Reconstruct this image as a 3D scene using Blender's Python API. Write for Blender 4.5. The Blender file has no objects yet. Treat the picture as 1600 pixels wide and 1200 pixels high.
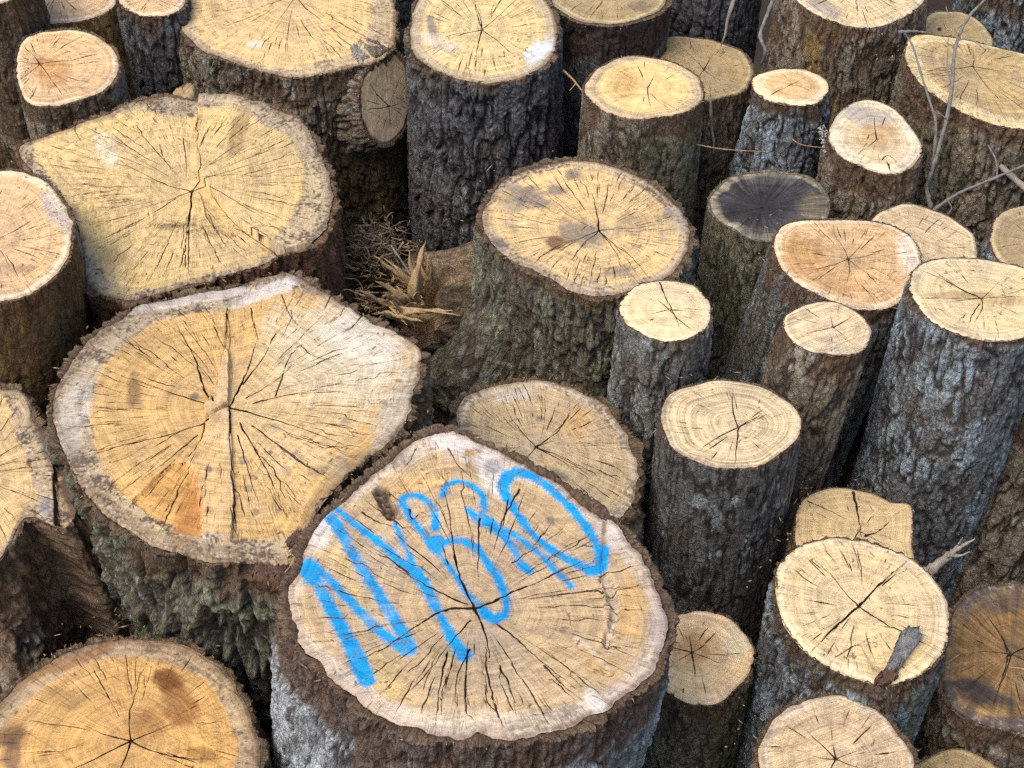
import bpy, math, random
import numpy as np
from mathutils import Vector

# ------------------------------------------------------------------ camera
PITCH = math.radians(43.0)
VFOV = math.radians(32.0)
CAMZ = 2.80
FPX = 600.0 / math.tan(VFOV / 2)
SC = bpy.context.scene
C = SC.collection
cam_d = bpy.data.cameras.new('camera')
cam = bpy.data.objects.new('camera', cam_d)
C.objects.link(cam)
cam.location = (0, 0, CAMZ)
cam.rotation_euler = (math.radians(90) - PITCH, 0, 0)
cam_d.sensor_fit = 'VERTICAL'
cam_d.sensor_height = 24
cam_d.lens = 12.0 / math.tan(VFOV / 2)
cam_d.clip_end = 500
SC.camera = cam
# ------------------------------------------------------------------ light
SUN_EL, SUN_AZ = math.radians(60), math.radians(-125)   # azimuth from +Y towards +X
w = bpy.data.worlds.new('World')
SC.world = w
w.use_nodes = True
wn = w.node_tree.nodes
sky = wn.new('ShaderNodeTexSky')
sky.sky_type = 'NISHITA'
sky.sun_disc = False
sky.sun_elevation = SUN_EL
sky.sun_rotation = SUN_AZ
sky.dust_density = 3.0
sky.air_density = 1.0
w.node_tree.links.new(sky.outputs[0], wn['Background'].inputs[0])
wn['Background'].inputs[1].default_value = 0.15
sd = bpy.data.lights.new('sun', 'SUN')
sd.energy = 1.4
sd.angle = math.radians(40)
sd.color = (1.0, 0.95, 0.87)
so = bpy.data.objects.new('sun', sd)
C.objects.link(so)
so.location = (-2, 4, 6)
sdir = Vector((math.sin(SUN_AZ) * math.cos(SUN_EL), math.cos(SUN_AZ) * math.cos(SUN_EL), math.sin(SUN_EL)))
so.rotation_euler = sdir.to_track_quat('Z', 'Y').to_euler()
SC.view_settings.view_transform = 'Standard'
SC.view_settings.look = 'None'
SC.view_settings.exposure = 0.70
SC.view_settings.gamma = 1.0
SC.cycles.use_denoising = False
SC.cycles.denoiser = 'OPENIMAGEDENOISE'
SC.cycles.denoising_input_passes = 'RGB_ALBEDO_NORMAL'
SC.cycles.denoising_prefilter = 'ACCURATE'

# ------------------------------------------------------------------ helpers
RND = random.Random(7)
SINP, COSP = math.sin(PITCH), math.cos(PITCH)


def rays(p):
    p = np.atleast_2d(np.asarray(p, float))
    a = (p[:, 0] - 800) / FPX
    b = (600 - p[:, 1]) / FPX
    return np.stack([a, COSP + b * SINP, -SINP + b * COSP], 1)


def at(px, py, z):
    r = rays([(px, py)])[0]
    return np.array([0, 0, CAMZ]) + r * ((z - CAMZ) / r[2])


def on_plane(p, P0, n):
    r = rays(p)
    o = np.array([0, 0, CAMZ])
    t = ((P0 - o) @ n) / (r @ n)
    return o + r * t[:, None]


def lin(c):
    c = np.asarray(c, float) / 255.0
    return np.where(c < .04045, c / 12.92, ((c + .055) / 1.055) ** 2.4)


PERM = np.random.RandomState(3).permutation(4096)
VAL = np.random.RandomState(4).rand(4096)


def vn(x, y, z):
    xi, yi, zi = np.floor(x).astype(np.int64), np.floor(y).astype(np.int64), np.floor(z).astype(np.int64)
    xf, yf, zf = x - xi, y - yi, z - zi
    u, v, w_ = [f * f * (3 - 2 * f) for f in (xf, yf, zf)]
    def h(a, b, c):
        return VAL[(PERM[(PERM[(a) & 4095] + b) & 4095] + c) & 4095]
    def L(a, b, t):
        return a + (b - a) * t
    r = L(L(L(h(xi, yi, zi), h(xi + 1, yi, zi), u), L(h(xi, yi + 1, zi), h(xi + 1, yi + 1, zi), u), v),
          L(L(h(xi, yi, zi + 1), h(xi + 1, yi, zi + 1), u), L(h(xi, yi + 1, zi + 1), h(xi + 1, yi + 1, zi + 1), u), v), w_)
    return r * 2 - 1


def fbm(x, y, z, o=3):
    s, a, n = 0, 1.0, 0
    for i in range(o):
        s = s + a * vn(x + 17.3 * i, y + 5.1 * i, z + 9.7 * i)
        n += a
        a *= .5
        x, y, z = x * 2.03, y * 2.03, z * 2.03
    return s / n


def ss(a, b, x):
    t = np.clip((x - a) / (b - a), 0, 1)
    return t * t * (3 - 2 * t)


def spline(P, step=None, n=12, closed=True):
    P = np.asarray(P, float)
    m = len(P)
    out = []
    rng = range(m) if closed else range(m - 1)
    for i in rng:
        if closed:
            a, b, c, d = P[i - 1], P[i], P[(i + 1) % m], P[(i + 2) % m]
        else:
            a, b, c, d = P[max(i - 1, 0)], P[i], P[i + 1], P[min(i + 2, m - 1)]
        for k in range(n):
            t = k / n
            out.append(.5 * ((2 * b) + (-a + c) * t + (2 * a - 5 * b + 4 * c - d) * t * t + (-a + 3 * b - 3 * c + d) * t ** 3))
    if not closed:
        out.append(P[-1])
    return np.array(out)


def resample(P, N):
    Q = np.vstack([P, P[:1]])
    d = np.r_[0, np.cumsum(np.linalg.norm(np.diff(Q, axis=0), axis=1))]
    t = np.linspace(0, d[-1], N, endpoint=False)
    return np.stack([np.interp(t, d, Q[:, k]) for k in range(Q.shape[1])], 1)


def mesh_np(name, V, quads, tris=None, attrs=(), mat=None, parent=None):
    me = bpy.data.meshes.new(name)
    V = np.ascontiguousarray(V, np.float32)
    nq = len(quads)
    nt = 0 if tris is None else len(tris)
    me.vertices.add(len(V))
    me.vertices.foreach_set('co', V.ravel())
    li = np.asarray(quads, np.int32).ravel()
    ls = np.arange(nq, dtype=np.int32) * 4
    if nt:
        ls = np.r_[ls, nq * 4 + np.arange(nt, dtype=np.int32) * 3]
        li = np.r_[li, np.asarray(tris, np.int32).ravel()]
    me.loops.add(len(li))
    me.loops.foreach_set('vertex_index', li.astype(np.int32))
    me.polygons.add(nq + nt)
    me.polygons.foreach_set('loop_start', ls.astype(np.int32))
    me.polygons.foreach_set('use_smooth', np.ones(nq + nt, bool))
    for an, ty, arr in attrs:
        a = me.attributes.new(an, ty, 'POINT')
        a.data.foreach_set({'FLOAT_COLOR': 'color', 'FLOAT_VECTOR': 'vector', 'FLOAT': 'value'}[ty], np.ascontiguousarray(arr, np.float32).ravel())
    me.update(calc_edges=True)
    if mat:
        me.materials.append(mat)
    o = bpy.data.objects.new(name, me)
    C.objects.link(o)
    if parent:
        o.parent = parent
        o.matrix_parent_inverse = parent.matrix_world.inverted()
    return o


def grid_quads(rows, N, wrap=True):
    i = np.arange(rows - 1)[:, None] * N
    j = np.arange(N if wrap else N - 1)[None, :]
    j2 = (j + 1) % N
    return np.stack([i + j, i + j2, i + N + j2, i + N + j], -1).reshape(-1, 4)


def rgba(c):
    return np.concatenate([np.clip(c, 0, 1), np.ones((len(c), 1))], 1)


def thing(name, label, cat, loc=(0, 0, 0), group=None):
    o = bpy.data.objects.new(name, None)
    C.objects.link(o)
    o.location = tuple(float(v) for v in loc)
    o.empty_display_size = .1
    o['label'] = label
    o['category'] = cat
    if group:
        o['group'] = group
    bpy.context.view_layer.update()
    return o


# ------------------------------------------------------------------ materials
def nt_(name):
    m = bpy.data.materials.new(name)
    m.use_nodes = True
    t = m.node_tree
    b = t.nodes['Principled BSDF']
    return m, t, b


def math_(t, op, a, b=None, clamp=False):
    n = t.nodes.new('ShaderNodeMath')
    n.operation = op
    n.use_clamp = clamp
    for i, v in enumerate((a, b)):
        if v is None:
            continue
        if isinstance(v, (int, float)):
            n.inputs[i].default_value = v
        else:
            t.links.new(v, n.inputs[i])
    return n.outputs[0]


def maprange(t, v, a, b, c, d):
    n = t.nodes.new('ShaderNodeMapRange')
    t.links.new(v, n.inputs[0])
    for i, x in enumerate((a, b, c, d)):
        n.inputs[i + 1].default_value = x
    return n.outputs[0]


def noise_(t, vec, scale=1.0, detail=3.0, rough=.5, dist=0.0):
    n = t.nodes.new('ShaderNodeTexNoise')
    n.inputs['Scale'].default_value = scale
    n.inputs['Detail'].default_value = detail
    n.inputs['Roughness'].default_value = rough
    n.inputs['Distortion'].default_value = dist
    t.links.new(vec, n.inputs['Vector'])
    return n.outputs[0]


def vmul(t, v, s, rot=0.0):
    n = t.nodes.new('ShaderNodeMapping')
    t.links.new(v, n.inputs[0])
    n.inputs['Scale'].default_value = s
    n.inputs['Rotation'].default_value = (0, 0, rot)
    return n.outputs[0]


def mixc(t, f, a, b, mode='MIX'):
    n = t.nodes.new('ShaderNodeMix')
    n.data_type = 'RGBA'
    n.blend_type = mode
    for k, v in ((0, f), (6, a), (7, b)):
        if isinstance(v, (int, float)):
            n.inputs[k].default_value = v
        elif isinstance(v, tuple):
            n.inputs[k].default_value = (*v, 1)
        else:
            t.links.new(v, n.inputs[k])
    return n.outputs[2]


def attr(t, name, out='Color'):
    n = t.nodes.new('ShaderNodeAttribute')
    n.attribute_name = name
    return n.outputs[out]


def face_material(saw=0.3, sawamp=1.0, ring=1.0, fine=1.0):
    m, t, b = nt_('sawn_wood')
    col = attr(t, 'col')
    pol = attr(t, 'pol', 'Vector')
    loc = attr(t, 'loc', 'Vector')
    crk0 = attr(t, 'crk', 'Fac')
    jit = noise_(t, loc, 700, 2, .6)
    crk = maprange(t, math_(t, 'ADD', crk0, maprange(t, jit, .3, .7, -.25, .25)), -.22, .12, 0, 1)
    rings = noise_(t, vmul(t, pol, (.6, .6, 260)), 1, 2, .6)
    rings2 = noise_(t, vmul(t, pol, (.8, .8, 70)), 1, 1, .5)
    rays_n = noise_(t, vmul(t, pol, (26, 26, 9)), 1, 4, .75)
    rays_f = noise_(t, vmul(t, pol, (75, 75, 16)), 1, 2, .6)
    sawn = noise_(t, vmul(t, vmul(t, loc, (1, 1, 1), saw), (14, 420, 1)), 1, 3, .7)
    saw2 = noise_(t, vmul(t, vmul(t, loc, (1, 1, 1), saw + .04), (5, 90, 1)), 1, 2, .6)
    fuzz = noise_(t, loc, 480, 4, .8)
    mott = noise_(t, loc, 22, 5, .65)
    v = math_(t, 'ADD', maprange(t, rings, .35, .65, -.17 * ring, .12 * ring), maprange(t, rays_n, .3, .7, -.15, .13))
    v = math_(t, 'ADD', v, maprange(t, sawn, .3, .7, -.17 * sawamp, .15 * sawamp))
    v = math_(t, 'ADD', v, maprange(t, saw2, .3, .7, -.08 * sawamp, .08 * sawamp))
    v = math_(t, 'ADD', v, maprange(t, fuzz, .3, .7, -.24, .22))
    v = math_(t, 'ADD', v, maprange(t, rings2, .3, .7, -.035 * ring, .035 * ring))
    v = math_(t, 'ADD', v, maprange(t, mott, .3, .7, -.14, .12))
    v = math_(t, 'ADD', v, 1.0)
    cv = t.nodes.new('ShaderNodeCombineXYZ')
    for i in range(3):
        t.links.new(v, cv.inputs[i])
    c1 = mixc(t, 1.0, col, cv.outputs[0], 'MULTIPLY')
    # tiny drying checks
    ra = noise_(t, vmul(t, pol, (30, 30, 7)), 1, 1, .5)
    rb = noise_(t, vmul(t, pol, (58, 58, 12)), 1, 1, .5)
    la = maprange(t, math_(t, 'ABSOLUTE', math_(t, 'SUBTRACT', ra, .5)), .006, .018, 1, 0)
    lb = maprange(t, math_(t, 'ABSOLUTE', math_(t, 'SUBTRACT', rb, .5)), .010, .03, .7, 0)
    mk = maprange(t, noise_(t, loc, 38, 3), .48, .58, 0, 1)
    mk2 = maprange(t, noise_(t, vmul(t, loc, (1, 1, 1), 1.0), 55, 3), .46, .6, 0, 1)
    chk2 = math_(t, 'MULTIPLY', math_(t, 'MAXIMUM', math_(t, 'MULTIPLY', la, mk), math_(t, 'MULTIPLY', lb, mk2)), .62 * fine, True)
    c2 = mixc(t, chk2, c1, (.16, .09, .04))
    c3 = mixc(t, crk, c2, (.042, .024, .013))
    t.links.new(c3, b.inputs['Base Color'])
    b.inputs['Roughness'].default_value = .85
    b.inputs['Specular IOR Level'].default_value = .2
    h = math_(t, 'ADD', math_(t, 'MULTIPLY', sawn, .8 * sawamp), math_(t, 'MULTIPLY', fuzz, .7))
    h = math_(t, 'ADD', h, math_(t, 'MULTIPLY', rings, .4 * ring))
    h = math_(t, 'SUBTRACT', h, math_(t, 'MULTIPLY', chk2, 1.0))
    bp = t.nodes.new('ShaderNodeBump')
    bp.inputs['Strength'].default_value = .55
    bp.inputs['Distance'].default_value = .0018
    t.links.new(h, bp.inputs['Height'])
    t.links.new(bp.outputs[0], b.inputs['Normal'])
    return m


def bark_material(name='bark', bump=1.0, spec=.3):
    m, t, b = nt_(name)
    col = attr(t, 'col')
    loc = attr(t, 'loc', 'Vector')
    n1 = noise_(t, vmul(t, loc, (1, 1, .35)), 150, 8, .8, .3)
    n2 = noise_(t, loc, 420, 4, .75)
    n3 = noise_(t, vmul(t, loc, (1, 1, .5)), 28, 4, .65, .5)
    vo = t.nodes.new('ShaderNodeTexVoronoi')
    vo.feature = 'DISTANCE_TO_EDGE'
    vo.inputs['Scale'].default_value = 1
    t.links.new(vmul(t, loc, (75, 75, 38)), vo.inputs['Vector'])
    ed = maprange(t, vo.outputs['Distance'], 0.0, .10, 0, 1)
    v = math_(t, 'ADD', maprange(t, n1, .32, .68, .35, 1.6), maprange(t, n2, .3, .7, -.5, .6))
    v = math_(t, 'ADD', v, maprange(t, n3, .3, .7, -.25, .25))
    v = math_(t, 'MULTIPLY', v, maprange(t, ed, 0, 1, .6, 1.08))
    cv = t.nodes.new('ShaderNodeCombineXYZ')
    for i in range(3):
        t.links.new(v, cv.inputs[i])
    c1 = mixc(t, 1.0, col, cv.outputs[0], 'MULTIPLY')
    t.links.new(c1, b.inputs['Base Color'])
    b.inputs['Roughness'].default_value = .72
    b.inputs['Specular IOR Level'].default_value = spec
    vo2 = t.nodes.new('ShaderNodeTexVoronoi')
    vo2.feature = 'DISTANCE_TO_EDGE'
    vo2.inputs['Scale'].default_value = 1
    t.links.new(vmul(t, loc, (190, 190, 90)), vo2.inputs['Vector'])
    ed2 = maprange(t, vo2.outputs['Distance'], 0.0, .12, 0, 1)
    h = math_(t, 'ADD', math_(t, 'MULTIPLY', n1, 1.3), math_(t, 'MULTIPLY', n2, 1.2))
    h = math_(t, 'ADD', h, math_(t, 'ADD', math_(t, 'MULTIPLY', ed, .5), math_(t, 'MULTIPLY', ed2, .25)))
    bp = t.nodes.new('ShaderNodeBump')
    bp.inputs['Strength'].default_value = .9 * bump
    bp.inputs['Distance'].default_value = .0045
    t.links.new(h, bp.inputs['Height'])
    t.links.new(bp.outputs[0], b.inputs['Normal'])
    return m


BARK = bark_material()


def plain_material(name, c1, c2, scale=60, stretch=(1, 1, 1), bump=.003, rough=.8):
    m, t, b = nt_(name)
    tc = t.nodes.new('ShaderNodeTexCoord')
    v = vmul(t, tc.outputs['Object'], stretch)
    n1 = noise_(t, v, scale, 6, .7)
    n2 = noise_(t, v, scale * 6, 4, .7)
    f = maprange(t, math_(t, 'ADD', n1, math_(t, 'MULTIPLY', n2, .5)), .5, 1.0, 0, 1)
    t.links.new(mixc(t, f, tuple(lin(c1)), tuple(lin(c2))), b.inputs['Base Color'])
    b.inputs['Roughness'].default_value = rough
    b.inputs['Specular IOR Level'].default_value = .25
    bp = t.nodes.new('ShaderNodeBump')
    bp.inputs['Distance'].default_value = bump
    t.links.new(math_(t, 'ADD', n1, n2), bp.inputs['Height'])
    t.links.new(bp.outputs[0], b.inputs['Normal'])
    return m


# ------------------------------------------------------------------ ground
def ground():
    n = 260
    x = np.linspace(-1, 1, n)
    x = np.sign(x) * (np.abs(x) * 4 + np.abs(x) ** 9 * 196)
    X, Y = np.meshgrid(x, x + 2.5)
    Z = .035 * fbm(X * 3, Y * 3, X * 0, 4) - .03
    V = np.stack([X.ravel(), Y.ravel(), Z.ravel()], 1)
    q = grid_quads(n, n, False)
    m = plain_material('forest_soil', (42, 32, 25), (70, 56, 42), 9, bump=.02, rough=.95)
    o = mesh_np('ground', V, q, mat=m)
    o['kind'] = 'structure'
    rs = np.random.RandomState(5)
    k = 9000
    P = np.stack([rs.uniform(-2.2, 2.2, k), rs.uniform(.4, 4.8, k), rs.uniform(-.02, .012, k)], 1)
    a = rs.uniform(0, 6.28, k)
    ln, wd = rs.uniform(.006, .03, k), rs.uniform(.003, .01, k)
    e1 = np.stack([np.cos(a), np.sin(a), rs.uniform(-.3, .3, k)], 1)
    e2 = np.stack([-np.sin(a), np.cos(a), rs.uniform(-.3, .3, k)], 1)
    V = np.stack([P - e1 * ln[:, None], P + e2 * wd[:, None], P + e1 * ln[:, None], P - e2 * wd[:, None]], 1).reshape(-1, 3)
    o = mesh_np('wood_litter', V, np.arange(k * 4).reshape(-1, 4),
                mat=plain_material('wood_chips', (60, 42, 30), (112, 86, 60), 30))
    o['kind'] = 'stuff'
    o['label'] = 'brown bark crumbs and wood chips scattered on the soil between the logs'
    o['category'] = 'wood litter'


ground()

# ------------------------------------------------------------------ log builder
# palettes: heartwood, sapwood, rim (sRGB)
PAL = {
    'gold': ((215, 182, 126), (188, 164, 128), (136, 114, 90)),
    'amber': ((210, 168, 108), (184, 160, 126), (130, 106, 84)),
    'cream': ((216, 190, 144), (224, 202, 162), (204, 174, 138)),
    'pale': ((210, 184, 142), (224, 204, 168), (206, 182, 150)),
    'pink': ((216, 178, 132), (234, 208, 172), (214, 170, 130)),
    'tan': ((200, 174, 134), (206, 186, 156), (170, 150, 130)),
    'buff': ((194, 166, 124), (204, 184, 156), (166, 144, 124)),
    'dim': ((172, 148, 106), (196, 176, 132), (140, 118, 92)),
    'black': ((62, 60, 64), (140, 132, 112), (158, 148, 124)),
    'burnt': ((146, 112, 70), (96, 84, 74), (64, 62, 66)),
}
# bark: plate, groove, lichen, lichen amount
BPAL = {
    'brown': ((146, 130, 108), (70, 56, 42), (176, 172, 154), .32),
    'dark': ((108, 104, 104), (48, 44, 42), (150, 152, 146), .25),
    'red': ((132, 108, 92), (70, 50, 40), (164, 158, 142), .2),
    'grey': ((128, 126, 120), (66, 58, 52), (172, 178, 176), .42),
    'blue': ((128, 130, 130), (64, 58, 54), (172, 184, 190), .55),
    'green': ((124, 118, 98), (60, 50, 38), (150, 156, 124), .45),
    'silver': ((158, 160, 160), (84, 78, 74), (196, 202, 204), .65),
    'bare': ((196, 158, 96), (150, 108, 60), (180, 150, 100), .2),
}


def outline_px(o):
    if isinstance(o[0], str):
        _, cx, cy, rx, ry, rot = o
        a = np.linspace(0, 2 * math.pi, 96, endpoint=False)
        wob = 1 + .025 * np.sin(3 * a + cx) + .018 * np.sin(5 * a + cy) + .01 * np.sin(9 * a + cx + cy)
        x, y = rx * np.cos(a) * wob, ry * np.sin(a) * wob
        r = math.radians(rot)
        return np.stack([cx + x * math.cos(r) - y * math.sin(r), cy + x * math.sin(r) + y * math.cos(r)], 1)
    return spline(o, n=10)


class Field:
    """Regular 2D raster over a cut face in its own plane (metres)."""
    def __init__(s, lo, hi, res, init=0.0):
        s.lo, s.res = lo, res
        s.n = np.ceil((hi - lo) / res).astype(int) + 2
        s.a = np.full((s.n[0], s.n[1]), init, np.float32)

    def seg(s, p, q, w0, w1, soft, amp=1.0, mode='max'):
        m = max(w0, w1) / 2 + soft * 1.5
        lo = np.maximum(((np.minimum(p, q) - m - s.lo) / s.res).astype(int), 0)
        hi = np.minimum(((np.maximum(p, q) + m - s.lo) / s.res).astype(int) + 2, s.n)
        if (hi <= lo).any():
            return
        X = s.lo[0] + np.arange(lo[0], hi[0]) * s.res
        Y = s.lo[1] + np.arange(lo[1], hi[1]) * s.res
        X, Y = X[:, None], Y[None, :]
        d = q - p
        L2 = d @ d + 1e-12
        t = np.clip(((X - p[0]) * d[0] + (Y - p[1]) * d[1]) / L2, 0, 1)
        D = np.hypot(X - p[0] - t * d[0], Y - p[1] - t * d[1])
        hw = (w0 + (w1 - w0) * t) / 2
        v = np.clip((hw + soft - D) / (2 * soft), 0, 1) * np.minimum(1, hw / (soft * .5)) * amp
        sub = s.a[lo[0]:hi[0], lo[1]:hi[1]]
        np.maximum(sub, v, out=sub)

    def cseg(s, p, q, w0, w1):
        # stores half width minus distance, so the crack edge stays sharp between samples
        m = max(w0, w1) / 2 + .004
        lo = np.maximum(((np.minimum(p, q) - m - s.lo) / s.res).astype(int), 0)
        hi = np.minimum(((np.maximum(p, q) + m - s.lo) / s.res).astype(int) + 2, s.n)
        if (hi <= lo).any():
            return
        X = (s.lo[0] + np.arange(lo[0], hi[0]) * s.res)[:, None]
        Y = (s.lo[1] + np.arange(lo[1], hi[1]) * s.res)[None, :]
        d = q - p
        t = np.clip(((X - p[0]) * d[0] + (Y - p[1]) * d[1]) / (d @ d + 1e-12), 0, 1)
        v = (w0 + (w1 - w0) * t) / 2 - np.hypot(X - p[0] - t * d[0], Y - p[1] - t * d[1])
        sub = s.a[lo[0]:hi[0], lo[1]:hi[1]]
        np.maximum(sub, v, out=sub)

    def crack(s, P, W):
        for i in range(len(P) - 1):
            s.cseg(P[i], P[i + 1], max(W[i], 0), max(W[i + 1], 0))

    def line(s, P, W, soft, amp=1.0):
        for i in range(len(P) - 1):
            s.seg(P[i], P[i + 1], W[i], W[i + 1], soft, amp)

    def get(s, x, y):
        fx = np.clip((x - s.lo[0]) / s.res, 0, s.n[0] - 1.001)
        fy = np.clip((y - s.lo[1]) / s.res, 0, s.n[1] - 1.001)
        i, j = fx.astype(int), fy.astype(int)
        u, v = fx - i, fy - j
        A = s.a
        return (A[i, j] * (1 - u) + A[i + 1, j] * u) * (1 - v) + (A[i, j + 1] * (1 - u) + A[i + 1, j + 1] * u) * v


def in_poly(P, x, y):
    r = np.zeros(x.shape, bool)
    j = len(P) - 1
    for i in range(len(P)):
        xi, yi = P[i]
        xj, yj = P[j]
        c = ((yi > y) != (yj > y)) & (x < (xj - xi) * (y - yi) / (yj - yi + 1e-12) + xi)
        r ^= c
        j = i
    return r


def frame_of(n):
    n = np.asarray(n, float)
    n = n / np.linalg.norm(n)
    e1 = np.cross((0, 1, 0), n)
    e1 /= np.linalg.norm(e1)
    e2 = np.cross(n, e1)
    return e1, e2, n


PXM = 2.6 / FPX     # metres per photograph pixel, about


def build_log(root, L, face_name='cut_face', bark_name='bark'):
    rs = np.random.RandomState(L.get('seed', int(abs(L['pith'][0] * 7 + L['pith'][1] * 3)) % 9999))
    P0 = at(*L['pith'], L['z']) if 'P0' not in L else L['P0']
    e1, e2, n = frame_of(L.get('n', (0, 0, 1)))
    E = np.stack([e1, e2], 1)
    def loc2(p):
        return (on_plane(p, P0, n) - P0) @ E
    out = loc2(outline_px(L['o']))
    area = .5 * np.sum(out[:, 0] * np.roll(out[:, 1], -1) - out[:, 1] * np.roll(out[:, 0], -1))
    if area < 0:
        out = out[::-1]
    per = np.sum(np.linalg.norm(out - np.roll(out, 1, 0), axis=1))
    res = L.get('res', .0019)
    N = int(per / res / 2) * 2
    out = resample(out, N)
    cen = out.mean(0)
    tb = L.get('tb', 9) * PXM
    Rv = np.linalg.norm(out, axis=1)
    Rm = Rv.mean()
    th = np.arctan2(out[:, 1], out[:, 0])
    sd_ = rs.rand() * 50
    # jagged bark line
    jag = fbm(np.cos(th) * Rm * 26 + sd_, np.sin(th) * Rm * 26, th * 0 + sd_, 3)
    tbv = np.clip(tb * (1 + .7 * jag), .0012, None)
    Rin = Rv - tbv / np.clip(.75, .5, 1)
    inner = out * (Rin / Rv)[:, None] * (1 + .004 * fbm(np.cos(th) * 30 * Rm / .15, np.sin(th) * 30 * Rm / .15, th * 0, 2))[:, None]
    # ---------------- face
    K = max(int(Rm / res / L.get('kfac', 1.15)), 12)
    s = (np.arange(1, K + 1) / K) ** .9
    XY = inner[None, :, :] * s[:, None, None]
    S = np.repeat(s[:, None], N, 1)
    TH = np.repeat(th[None], K, 0)
    X, Y = XY[..., 0].ravel(), XY[..., 1].ravel()
    S, TH = S.ravel(), TH.ravel()
    RI = np.tile(Rin, K)
    D = (1 - S) * RI                      # distance to the bark
    lo, hi = out.min(0) - .01, out.max(0) + .01
    F = Field(lo, hi, .0009, -.004)
    # rings follow an off round shape
    def rad(thq, sq):
        r = np.interp(thq, thi, Ri2, period=2 * math.pi) * sq
        return np.stack([np.cos(thq) * r, np.sin(thq) * r], -1)
    order = np.argsort(th)
    thi, Ri2 = th[order], Rin[order]
    cw = L.get('cw', 1.0)
    drift = L.get('drift', 0.0)
    for P in L.get('cracks', []):
        pts = loc2(P[1:])
        w0 = P[0] * PXM
        Q = spline(pts, n=6, closed=False)
        m = len(Q)
        Q = Q + rs.normal(0, .0007, Q.shape)
        W = w0 * .8 * cw * np.clip(np.linspace(1.0, .2, m), 0, 1) * (1 + .25 * rs.randn(m))
        F.crack(Q, W)
    cph = rs.uniform(0, 6.28, 4)
    def curl(t):
        return .7 * math.sin(t * 2 + cph[0]) + .5 * math.sin(t * 3 + cph[1])
    def auto(cnt, s0r, s1r, wr):
        for k in range(cnt):
            t0 = (k + rs.rand() * .9) / cnt * 2 * math.pi
            a, b = rs.uniform(*s0r), rs.uniform(*s1r)
            if b <= a + .05:
                continue
            m = max(int((b - a) * Rm / .009), 4)
            sq = np.linspace(a, b, m)
            kink = np.cumsum(rs.randn(m) * .0045) + np.cumsum((rs.rand(m) < .12) * rs.randn(m) * .022) + drift * (sq - a) * math.sin(t0 + 1) + .25 * sq * curl(t0)
            Q = rad(t0 + kink, sq)
            W = rs.uniform(*wr) * PXM * cw * np.sin(np.linspace(.25, 3.0, m)) ** .6
            W = W * (1 + .3 * rs.randn(m)).clip(.35, 1.6)
            F.crack(Q, W)
    big = Rm / .15
    nm = L.get('nmain', 5)
    if nm:
        for k in range(nm):
            t0 = (k + rs.uniform(-.3, .3)) / nm * 2 * math.pi + sd_
            b = rs.uniform(.35, .95)
            m = max(int(b * Rm / .008), 4)
            sq = np.linspace(.0, b, m)
            Q = rad(t0 + np.cumsum(rs.randn(m) * .012) + .22 * rs.randn() * sq, sq)
            W = rs.uniform(1.3, 2.5) * PXM * cw * np.linspace(1, .2, m) * (1 + .2 * rs.randn(m))
            F.crack(Q, W)
    nf = L.get('nfine', 1.0)
    auto(int(16 * nf * big ** .7), (.25, .55), (.5, .95), (1.0, 1.9))
    auto(int(26 * nf * big ** .8), (.5, .75), (.75, 1.0), (.7, 1.5))
    auto(int(12 * nf * big), (.15, .6), (.35, .9), (.5, 1.1))
    # short tangential checks
    for k in range(int(10 * nf * big)):
        t0, a = rs.rand() * 6.28, rs.uniform(.3, .9)
        ln = rs.uniform(.006, .02) / (a * Rm)
        Q = rad(np.linspace(t0, t0 + ln, 4), a + rs.randn(4) * .006)
        F.crack(Q, np.array([.5, .9, .9, .4]) * PXM)
    cf = F.get(X, Y)
    crk = ss(-.0006, .0008, cf)
    H = -ss(-.0003, .0022, cf) * .010
    H += .0012 * fbm(X * 14 + sd_, Y * 14, X * 0, 3)
    # saw kerf steps
    sa = L.get('saw', rs.uniform(-.6, .6))
    u = -X * math.sin(sa) + Y * math.cos(sa)
    H += .0005 * np.sign(vn(u * 60 + sd_, X * 0, X * 0))
    heart_c, sap_c, rim_c = [lin(c) for c in PAL[L.get('pal', 'cream')]]
    if 'tone' in L:
        k = np.asarray(L['tone'], float)
        heart_c, sap_c, rim_c = heart_c * k, sap_c * k, rim_c * k
    nz = fbm(X * 25 + sd_, Y * 25, X * 0 + 3, 3) + .9 * vn(X * 8 + sd_, Y * 8, X * 0)
    if 'heart' in L:
        hp = loc2(outline_px(L['heart']))
        a = np.arctan2(hp[:, 1], hp[:, 0])
        oo = np.argsort(a)
        RH = np.interp(TH, a[oo], np.linalg.norm(hp, axis=1)[oo], period=2 * math.pi)
        hd = RH - S * RI
    else:
        hd = D - L.get('sap', 14) * PXM
    hm = ss(-.006, .005, hd + L.get('wav', .0055) * nz)
    c = sap_c + (heart_c - sap_c) * hm[:, None]
    rimw = L.get('rim', 5) * PXM
    rm = ss(rimw * 1.5, rimw * .2, D + .4 * rimw * nz) * L.get('rima', .7)
    c = c + (rim_c - c) * rm[:, None]
    # inner-to-outer tone bands and broad patches
    band = vn(S * Rm * 55 + sd_ + .8 * nz, X * 0, X * 0)
    pat = fbm(X * 9 + sd_, Y * 9 + 4, X * 0, 4)
    c = c * (1 + .035 * band + .16 * pat)[:, None]
    c = c * np.stack([1 + .03 * pat, 1 - .0 * pat, 1 - .14 * pat], 1)
    streak = fbm(np.cos(TH) * 9 + sd_, np.sin(TH) * 9, S * 1.2, 3)
    c = c * (1 + L.get('strk', .12) * streak * np.clip(S * 1.5, 0, 1))[:, None]
    c = c * (1 + rs.uniform(-.025, .025, 3) * np.array([.6, .6, 1.6]) + rs.uniform(-.05, .03))
    # dirty speckle towards the rim
    dirt = L.get('dirt', .3)
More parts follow.
